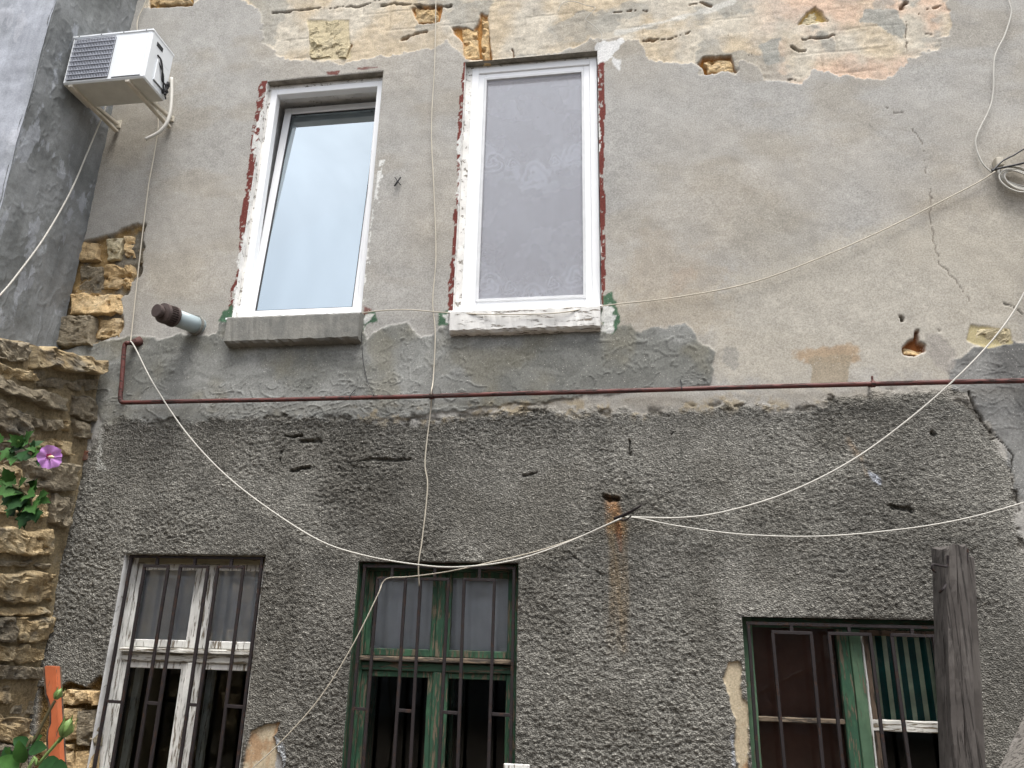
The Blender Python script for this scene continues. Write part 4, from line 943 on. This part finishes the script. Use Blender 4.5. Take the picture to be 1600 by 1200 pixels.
for px_, py_ in ((674, 619), (1364, 600)):
    c_ = at(px_, py_, YP); b = MB(); b.tube([c_+Vector((-.012, 0, 0)), c_+Vector((.012, 0, 0))], .023, 14); b.box(c_.x-.008, c_.x+.008, YP+.01, .01, c_.z+.005, c_.z+.02, .002); b.box(c_.x-.006, c_.x+.006, YP-.006, YP+.006, c_.z+.01, c_.z+.055, .002); b.build('clip', 'red_pipe_paint', gas)
for px_, py_ in ((1065, 608), (548, 622)):
    c_ = at(px_, py_, YP); b = MB(); b.tube(smooth_path([c_+Vector((0, -.018, -.015)), c_+Vector((0, -.02, .01)), c_+Vector((.002, .02, .05)), c_+Vector((.002, .07, .09))]), .003, 6); b.build('wire_tie', 'black_plastic', gas)

# ------------------------------------------------------------------ cables
def cable(name, label, pts, r, mat, Yd=-.03, sub=6, group=None):
    P_ = [at(*(p if len(p) == 3 else (p[0], p[1], Yd))) for p in pts]
    o0 = P_[0].copy(); b = MB(); sp = smooth_path(P_, sub)
    b.tube(sp, r*.76, 7); o = b.build(name, mat, None, True); tag(o, label, 'cable', group); return o
cable('cable', 'pale cable dropping between the two white windows to the green window', [(681, -60), (681, 0), (679, 100), (674, 200), (678, 300), (681, 400), (676, 470), (680, 520), (677, 590), (674, 612, -.10), (673, 640), (664, 720), (668, 760), (660, 840), (654, 880), (655, 915, .005)], .0062, 'cable_cream')
cable('cable', 'pale cable running down behind the air conditioner to the red pipe elbow', [(238, -60), (228, 0), (214, 45), (240, 130), (247, 190), (241, 240), (232, 290), (222, 370), (213, 450), (205, 525), (204, 534, -.06)], .0062, 'cable_cream')
cable('cable', 'long white cable sagging from the red pipe elbow to the rusty spike', [(204, 533, -.10), (212, 545, -.10), (240, 600, -.11), (290, 675, -.09), (350, 740, -.07), (420, 795, -.06), (500, 845, -.06), (570, 868, -.06), (650, 882, -.06), (715, 886, -.06), (800, 876, -.06), (880, 850, -.06), (968, 811, -.07)], .0072, 'cable_white')
cable('cable', 'thin white cable from the rusty spike into the green window bars and down left', [(975, 808, -.065), (930, 829, -.05), (850, 858, -.05), (760, 880, -.045), (700, 893, -.04), (640, 901, -.02), (608, 903, .0), (597, 912, .005), (590, 930, -.02), (550, 1010, -.05), (500, 1090, -.06), (440, 1158, -.06), (390, 1204, -.06), (350, 1240, -.06)], .0052, 'cable_cream')
cable('cable', 'white cable rising from the rusty spike to the upper right', [(968, 811, -.07), (985, 808), (1060, 809, -.05), (1130, 800, -.06), (1230, 770, -.08), (1330, 720, -.09), (1420, 655, -.10), (1500, 585, -.11), (1560, 520, -.10), (1600, 458, -.08), (1650, 350, -.06), (1720, 200, -.05), (1790, 20, -.04), (1840, -140, -.03)], .0072, 'cable_white', -.05)
cable('cable', 'lowest white cable sagging right from the rusty spike past the post', [(975, 808), (1000, 810), (1060, 822), (1160, 835), (1280, 838), (1400, 828), (1500, 812), (1600, 785), (1700, 750), (1850, 680), (2000, 590), (2150, 470)], .0058, 'cable_white', -.06)
cable('cable', 'thin cable from the window sills up to the cable coil', [(565, 489, -.01), (600, 485), (640, 484), (690, 488, -.04), (760, 491, -.09), (830, 491, -.09), (880, 488, -.09), (940, 478, -.05), (1060, 464), (1180, 440), (1300, 395), (1400, 350), (1480, 310), (1530, 284), (1555, 268, -.04)], .0056, 'cable_cream', -.03)
cable('cable', 'white cable winding down from the roof to the cable coil', [(1574, -50), (1576, 0), (1580, 20), (1570, 55), (1554, 90), (1552, 140), (1546, 170), (1527, 210), (1525, 230), (1535, 255), (1550, 270)], .0072, 'cable_white', -.03)
cable('cable', 'thin black wire hanging from the corner of the tilted window to the pipe', [(565, 488), (565, 520, -.02), (567, 560), (574, 595), (584, 618, -.09)], .0032, 'black_plastic', -.02)
cable('cable', 'loose curl of thin white wire above the screened window', [(872, 18), (878, 6), (895, 2), (915, 8), (930, 12), (921, 22), (915, 30), (925, 38), (938, 50), (940, 60), (930, 66), (922, 58)], .0034, 'cable_white', -.02)
b = MB(); b.tube(smooth_path([atX(182, 100, XN+.05), atX(170, 150, XN+.05), atX(160, 182, XN+.05), atX(150, 206, XN+.05), atX(138, 235, XN+.05), atX(110, 300, XN+.06), atX(70, 370, XN+.09), atX(30, 425, XN+.10), atX(0, 461, XN+.10), atX(-60, 520, XN+.10)], 6), .0066, 7)
tag(b.build('cable', 'cable_white', None, True), 'white cable hanging along the neighbouring grey wall below the air conditioner', 'cable')
# coil
cp = at(1560, 262, -.05); coil = thing('cable_coil', 'tied coil of grey-white cable hanging on a bracket at the right edge', 'cable coil', tuple(at(1590, 275, -.03)))
rn = random.Random(3)
for k in range(7):
    cxp = 1590+rn.uniform(-4, 6); rx_ = rn.uniform(24, 34); ry_ = rn.uniform(10, 17); sl = .45; pts = []
    for i in range(25):
        a = 2*math.pi*i/24+rn.uniform(-.05, .05); u_ = rx_*math.cos(a); v_ = ry_*math.sin(a)
        pts.append(at(cxp+u_, 276+k*1.2+v_+sl*u_*.62, -.03-.007*k))
    b = MB(); b.tube(smooth_path(pts, 2), .0058, 6); b.build('loop', 'cable_white', coil, True)
b = MB(); c_ = at(1558, 260, 0); b.box(c_.x-.03, c_.x+.02, -.06, .0, c_.z-.03, c_.z+.04, .006); b.build('bracket', 'cable_cream', coil)
b = MB(); b.tube(smooth_path([at(1549, 266, -.08), at(1565, 262, -.085), at(1585, 258, -.08), at(1610, 252, -.07), at(1660, 240, -.05), at(1800, 200, -.03), at(2100, 120, -.02)]), .0075, 7); b.tube(smooth_path([at(1550, 268, -.09), at(1566, 252, -.08), at(1585, 242, -.06), at(1602, 232, -.05), at(1660, 205, -.04), at(1800, 130, -.03), at(1950, 40, -.02)]), .006, 7); b.build('black_lead', 'black_plastic', coil, True)

# ------------------------------------------------------------------ small iron things on the wall
b = MB(); b.tube([at(958, 811, .03), at(966, 809, -.03), at(985, 800, -.12), at(1002, 790, -.17)], [.012, .012, .010, .006], 7); b.tube(smooth_path([at(966, 812, -.06), at(978, 812, -.10), at(986, 806, -.10)]), .005, 6)
tag(b.build('iron_spike', 'rust_iron', None), 'rusty iron spike holding the white cables above the rust stain', 'spike')
hk = thing('wire_hook', 'small black crossed wire hook between the two white windows', 'hook', tuple(at(620, 285)))
b = MB(); b.tube([at(616, 291, -.02), at(621, 284, -.03), at(626, 277, -.02)], .006, 6); b.tube([at(617, 277, -.015), at(622, 284, -.02), at(626, 289, -.015)], .004, 6); b.tube([at(620, 284, .02), at(621, 284, -.03)], .006, 6); b.build('wire', 'black_plastic', hk)

# ------------------------------------------------------------------ wooden post, plank, orange board
YW = -.85
pt = at(1487, 850, YW); pl, pr_ = at(1466, 850, YW), at(1512, 850, YW)
post = thing('wooden_post', 'weathered grey wooden post with a bent iron hook before the right window', 'post', (at(1490, 1150, YW).x, YW, 0))
xa, xb = at(1474, 860, YW).x, at(1512, 860, YW).x; xa2, xb2 = at(1491, 1190, YW).x, at(1528, 1190, YW).x
wd = .112; zt_p = at(1490, 850, YW).z
bA = Vector((at(1504, 1190, YW).x, YW+.09, 0)); topc = Vector((at(1494, 850, YW).x, YW+.09, zt_p))
low = at(1510, 1190, YW); dirp = (topc-Vector((low.x, YW+.09, low.z))); bA = topc-dirp*(topc.z/dirp.z)
def post_mesh():
    b = MB(); n = 36; ring = []; vs = []; rn = random.Random(9)
    prof = [(-.5, -.5), (-.30, -.52), (-.28, -.46), (-.05, -.5), (.0, -.44), (.03, -.5), (.28, -.51), (.5, -.48), (.52, 0), (.5, .5), (0, .5), (-.5, .5), (-.52, .1), (-.5, -.15), (-.46, -.2), (-.51, -.3)]
    m_ = len(prof); jt = [rn.uniform(-.004, .004) for _ in range(m_)]
    for i in range(n+1):
        t = i/n; c_ = bA+(topc-bA)*t
        for k, (u, v) in enumerate(prof):
            wv = .006*math.sin(t*17+k)+.004*math.sin(t*41+k*2.3)
            zz = (rn.uniform(-.035, .012) if i == n else 0)
            vs.append((c_.x+u*wd+wv*.5+jt[k], c_.y+v*.17+wv*.6, c_.z+zz))
    for i in range(n):
        for k in range(m_): a = i*m_+k; c2 = i*m_+(k+1) % m_; b.f.append((a, c2, c2+m_, a+m_))
    b.v = vs; b.f.append(tuple(n*m_+k for k in range(m_))); return b
post_mesh().build('timber', 'grey_post', post)
off = Vector((wd*.5+.034, .05, -.03))
b = MB(); b.beam(bA+off, topc+off+Vector((0, 0, -.02)), (1, 0, 0), .058, .09, .006, 14, .002, 4); b.build('side_board', 'grey_post', post)
b = MB(); hk_ = at(1480, 884, YW-.01); b.tube(smooth_path([at(1481, 868, YW-.012), hk_, at(1470, 884, YW-.05), at(1458, 882, YW-.07), at(1456, 888, YW-.07), at(1462, 894, YW-.06)]), .006, 7); b.tube(smooth_path([at(1468, 926, YW-.03), at(1474, 920, YW-.05), at(1478, 914, YW-.01)]), .006, 7); b.build('iron_hook', 'rust_iron', post)
b = MB(); b.tube(smooth_path([at(1507, 858, YW+.02), at(1511, 860, YW+.02), at(1510, 874, YW+.02), at(1508, 888, YW+.02)]), .008, 7); b.build('staple', 'rust_iron', post)
b = MB(); p_a = at(1578, 1200, -2.0); p_b = at(1640, 1065, -1.55); d_ = (p_b-p_a); A_ = p_a-d_*(p_a.z/d_.z); B_ = p_a+d_*1.5
b.beam(A_+Vector((.03, 0, 0)), B_+Vector((.03, 0, 0)), (1, 0, .6), .13, .03, .003, 24, .0015, 2)
tag(b.build('leaning_plank', 'grey_plank'), 'pale grey weathered plank leaning at the lower right corner', 'plank')
b = MB(); p_a = at(807, 1194, -.30); b.box(p_a.x-.075, p_a.x+.075, -.31, -.285, 0, p_a.z, .003, 10, .0015, 3)
tag(b.build('white_board', 'white_old_paint'), 'white board end just showing below the green window at the bottom edge', 'board')
YO = -1.35
ob = thing('orange_board', 'upright orange painted board with a notch beside the stone wall', 'board', (at(78, 1190, YO).x, YO, 0))
zo1 = at(78, 1041, YO).z; xo0, xo1 = at(66, 1060, YO).x, at(83, 1060, YO).x; xd = at(80, 1190, YO).x-at(66, 1060, YO).x
n0, n1 = at(64, 1084, YO).z, at(72, 1142, YO).z; slope = (at(93, 1190, YO).x-at(86, 1050, YO).x)/(at(93, 1190, YO).z-at(86, 1050, YO).z)
def ox(x, z): return x+(z-zo1)*slope
prof = [(xo0, zo1), (xo1, zo1), (xo1, 0), (xo0, 0), (xo0, n1-.03)]
prof += [(xo0+.006, n1+.005), (xo0+.022, n1+.035), (xo0+.024, (n0+n1)/2), (xo0+.022, n0-.05), (xo0+.016, n0-.025), (xo0+.004, n0)]
b = MB(); n = len(prof); th = .030
b.add([(ox(x, z), YO, z) for x, z in prof]+[(ox(x, z), YO+th, z) for x, z in prof], [tuple(reversed(range(n))), tuple(n+i for i in range(n))]+[(i, (i+1) % n, n+(i+1) % n, n+i) for i in range(n)])
b.build('board', 'orange_paint', ob)
b = MB(); b.add([(ox(x, z)-.013, YO+.004, z-.004) for x, z in prof]+[(ox(x, z)-.013, YO+th+.03, z-.004) for x, z in prof], [tuple(reversed(range(n))), tuple(n+i for i in range(n))]+[(i, (i+1) % n, n+(i+1) % n, n+i) for i in range(n)]); b.build('backing_board', 'brown_wood', ob)

# ------------------------------------------------------------------ shrubs at the left
def leaf_mesh(kind):
    if kind == 'lobed': out = [(0, 0), (.16, .10), (.34, .18), (.30, .34), (.46, .52), (.26, .56), (.20, .74), (.08, .82), (0, 1)]
    else: out = [(0, 0), (.14, .08), (.28, .25), (.33, .45), (.28, .65), (.16, .85), (.06, .95), (0, 1)]
    me = bpy.data.meshes.new('leaf'); vs = []; fs = []; n = len(out)
    for (u, v) in out: vs.append((0, v, .0+.10*v*(1-v)-.12*v*v))
    for s_ in (1, -1):
        k = len(vs)
        for (u, v) in out: vs.append((s_*u, v-.06*u, .10*v*(1-v)-.12*v*v+.22*u))
        for i in range(n-1): fs.append((i, i+1, k+i+1, k+i) if s_ > 0 else (i, k+i, k+i+1, i+1))
    me.from_pydata(vs, [], fs); me.polygons.foreach_set('use_smooth', [True]*len(fs)); return me
LM = {}
for kind in ('lobed', 'oval'):
    for mt in ('leaf_green', 'leaf_dark'):
        q = leaf_mesh(kind); q.materials.append(MATS[mt]); LM[kind, mt] = q
def leaf(parent, p, d, up, size, kind, mt):
    o = bpy.data.objects.new('leaf', LM[kind, mt]); link(o, parent)
    d = Vector(d).normalized(); up = Vector(up); x = d.cross(up).normalized(); z = x.cross(d)
    mm = Matrix((x*size, d*size, z*size)).transposed().to_4x4(); mm.translation = Vector(p)-parent.location; o.matrix_local = mm
    return o
YH = -2.75
hb = thing('hibiscus_shrub', 'flowering shrub with violet bloom and lobed leaves before the stone wall', 'shrub', (at(-180, 1000, YH).x, YH, 0))
root = hb.location.copy()
def ap(px, py, dy=0): return at(px, py, YH+dy)
stems = [smooth_path([root, root+Vector((.03, .02, .6)), ap(-130, 950), ap(-80, 780), ap(-40, 710), ap(10, 690, .0), ap(45, 704, -.02), ap(70, 712, -.02)], 5), smooth_path([ap(-120, 900), ap(-60, 790, -.02), ap(-10, 735, -.04), ap(18, 757, -.05), ap(45, 775, -.06), ap(52, 800, -.06)], 5), smooth_path([root+Vector((.03, .02, .6)), ap(-200, 800), ap(-210, 600), ap(-190, 480)], 5), smooth_path([ap(-150, 1000), ap(-220, 900), ap(-300, 760)], 5)]
for s_ in stems: b = MB(); n = len(s_); b.tube(s_, [.010-.0075*i/(n-1) for i in range(n)], 6); b.build('stem', 'stem_brown', hb, True)
rn = random.Random(12)
def rdir(down=.3): return Vector((rn.uniform(-1, 1), rn.uniform(-.9, .3), rn.uniform(-1, .7)-down)).normalized()
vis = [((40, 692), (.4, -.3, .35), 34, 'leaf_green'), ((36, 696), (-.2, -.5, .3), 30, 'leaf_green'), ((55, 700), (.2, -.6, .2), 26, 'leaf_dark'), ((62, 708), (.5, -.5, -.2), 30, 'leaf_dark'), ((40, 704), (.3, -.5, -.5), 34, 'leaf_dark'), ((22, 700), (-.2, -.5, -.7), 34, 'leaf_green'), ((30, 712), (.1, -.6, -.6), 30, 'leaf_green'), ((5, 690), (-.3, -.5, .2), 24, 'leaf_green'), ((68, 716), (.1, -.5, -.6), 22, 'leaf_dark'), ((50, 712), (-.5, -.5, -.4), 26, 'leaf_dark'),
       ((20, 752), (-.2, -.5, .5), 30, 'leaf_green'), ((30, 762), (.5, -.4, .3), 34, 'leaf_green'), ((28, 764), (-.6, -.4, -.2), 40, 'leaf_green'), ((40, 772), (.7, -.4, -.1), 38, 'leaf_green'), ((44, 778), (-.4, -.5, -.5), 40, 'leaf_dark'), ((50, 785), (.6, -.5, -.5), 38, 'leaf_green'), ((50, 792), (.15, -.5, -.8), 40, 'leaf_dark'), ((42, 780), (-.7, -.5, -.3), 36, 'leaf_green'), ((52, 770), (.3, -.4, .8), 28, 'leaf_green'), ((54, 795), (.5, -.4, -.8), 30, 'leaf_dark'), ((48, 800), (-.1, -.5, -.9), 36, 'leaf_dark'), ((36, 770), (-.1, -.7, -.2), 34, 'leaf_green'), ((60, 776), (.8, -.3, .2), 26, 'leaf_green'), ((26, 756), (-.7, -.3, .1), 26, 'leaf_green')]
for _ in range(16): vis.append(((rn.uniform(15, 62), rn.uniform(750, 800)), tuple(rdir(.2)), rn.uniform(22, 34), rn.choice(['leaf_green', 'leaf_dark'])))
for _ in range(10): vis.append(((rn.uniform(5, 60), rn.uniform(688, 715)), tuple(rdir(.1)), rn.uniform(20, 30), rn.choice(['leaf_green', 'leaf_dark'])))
scl = (ap(0, 0)-Vector(EYE)).length/FPX
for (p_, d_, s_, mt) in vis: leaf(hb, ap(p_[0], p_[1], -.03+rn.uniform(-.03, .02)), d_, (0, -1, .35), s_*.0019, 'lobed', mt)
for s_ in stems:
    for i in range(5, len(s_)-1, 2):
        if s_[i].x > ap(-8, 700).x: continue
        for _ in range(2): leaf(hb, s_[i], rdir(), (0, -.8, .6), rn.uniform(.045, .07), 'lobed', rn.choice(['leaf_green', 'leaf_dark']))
# bloom
fc = ap(78, 714, -.06); ax_ = Vector((.8, -.42, -.12)).normalized(); e1 = ax_.orthogonal().normalized(); e2 = ax_.cross(e1)
def petal(k):
    a0 = 2*math.pi*k/5; b = MB(); vs = []; nu, nv = 7, 6; rn2 = random.Random(k)
    for j in range(nv+1):
        t = j/nv
        for i in range(nu+1):
            s_ = (i/nu-.5)*2; a = a0+s_*(.28+.50*math.sin(t*1.9))
            rad = .040*t*(1-.10*s_*s_)+.002*math.sin(9*s_+k)*t; dep = .030*t**.8-.012*t*t+.004*math.sin(5*s_+2*k)*t
            vs.append(fc+(e1*math.cos(a)+e2*math.sin(a))*rad+ax_*(dep-.02+.0012*k))
    b.add(vs, [(j*(nu+1)+i, j*(nu+1)+i+1, (j+1)*(nu+1)+i+1, (j+1)*(nu+1)+i) for j in range(nv) for i in range(nu)]); b.build('petal', 'petal_violet', hb, True)
for k in range(5): petal(k)
b = MB(); b.tube([fc-ax_*.022, fc-ax_*.010], [.007, .013], 10); b.build('flower_heart', 'petal_heart', hb, True)
b = MB(); b.tube([fc-ax_*.015, fc+ax_*.012, fc+ax_*.028], [.004, .006, .003], 8); b.build('stamen', 'stamen_cream', hb, True)
def bud(parent, c, d, L_, r, mat='bud_green'):
    d = Vector(d).normalized(); b = MB(); pr = [(0, .25), (.12, .75), (.3, 1), (.55, .95), (.8, .55), (1, .06)]
    b.tube([c+d*(L_*t) for t, _ in pr], [r*k for _, k in pr], 9); o = b.build('bud', mat, parent, True)
    for k in range(5):
        a = 2*math.pi*k/5; e = d.orthogonal().normalized(); f_ = d.cross(e); n_ = (e*math.cos(a)+f_*math.sin(a)); t_ = d.cross(n_)
        bb = MB(); vs = []
        for t, wv, rr_ in ((0, .6, .5), (.35, .8, 1.12), (.7, .5, 1.0), (1.1, .05, 1.05)):
            q_ = c+d*(L_*t)+n_*(r*rr_); vs += [q_-t_*(r*wv*.6), q_+n_*(r*.08), q_+t_*(r*wv*.6)]
        bb.add(vs, [(j*3+i, j*3+i+1, j*3+i+4, j*3+i+3) for j in range(3) for i in range(2)]); bb.build('sepal', 'bud_green', parent, True)
bud(hb, ap(58, 700, -.05), (.6, -.2, .05), .02, .006); bud(hb, ap(26, 692, -.06), (.5, -.4, .1), .03, .009)
YR = -2.9
rb = thing('rose_bush', 'rose stems with green buds at the lower left corner', 'shrub', (at(-60, 1190, YR).x, YR, 0))
def rp(px, py, dy=0): return at(px, py, YR+dy)
root = rb.location.copy()
rst = [smooth_path([root, root+Vector((.05, .0, .45)), rp(30, 1200), rp(52, 1160), rp(72, 1120), rp(86, 1095)], 5), smooth_path([root+Vector((.05, 0, .3)), rp(30, 1240, -.1), rp(60, 1195, -.1), rp(85, 1165, -.1), rp(98, 1150, -.1)], 5)]
for s_ in rst: b = MB(); b.tube(s_, .0042, 6); b.build('stem', 'stem_brown' if s_ is rst[0] else 'bud_green', rb, True)
bud(rb, rp(87, 1092), (.35, 0, .9), .030, .010); bud(rb, rp(99, 1150, -.1), (.3, -.1, .9), .046, .016)
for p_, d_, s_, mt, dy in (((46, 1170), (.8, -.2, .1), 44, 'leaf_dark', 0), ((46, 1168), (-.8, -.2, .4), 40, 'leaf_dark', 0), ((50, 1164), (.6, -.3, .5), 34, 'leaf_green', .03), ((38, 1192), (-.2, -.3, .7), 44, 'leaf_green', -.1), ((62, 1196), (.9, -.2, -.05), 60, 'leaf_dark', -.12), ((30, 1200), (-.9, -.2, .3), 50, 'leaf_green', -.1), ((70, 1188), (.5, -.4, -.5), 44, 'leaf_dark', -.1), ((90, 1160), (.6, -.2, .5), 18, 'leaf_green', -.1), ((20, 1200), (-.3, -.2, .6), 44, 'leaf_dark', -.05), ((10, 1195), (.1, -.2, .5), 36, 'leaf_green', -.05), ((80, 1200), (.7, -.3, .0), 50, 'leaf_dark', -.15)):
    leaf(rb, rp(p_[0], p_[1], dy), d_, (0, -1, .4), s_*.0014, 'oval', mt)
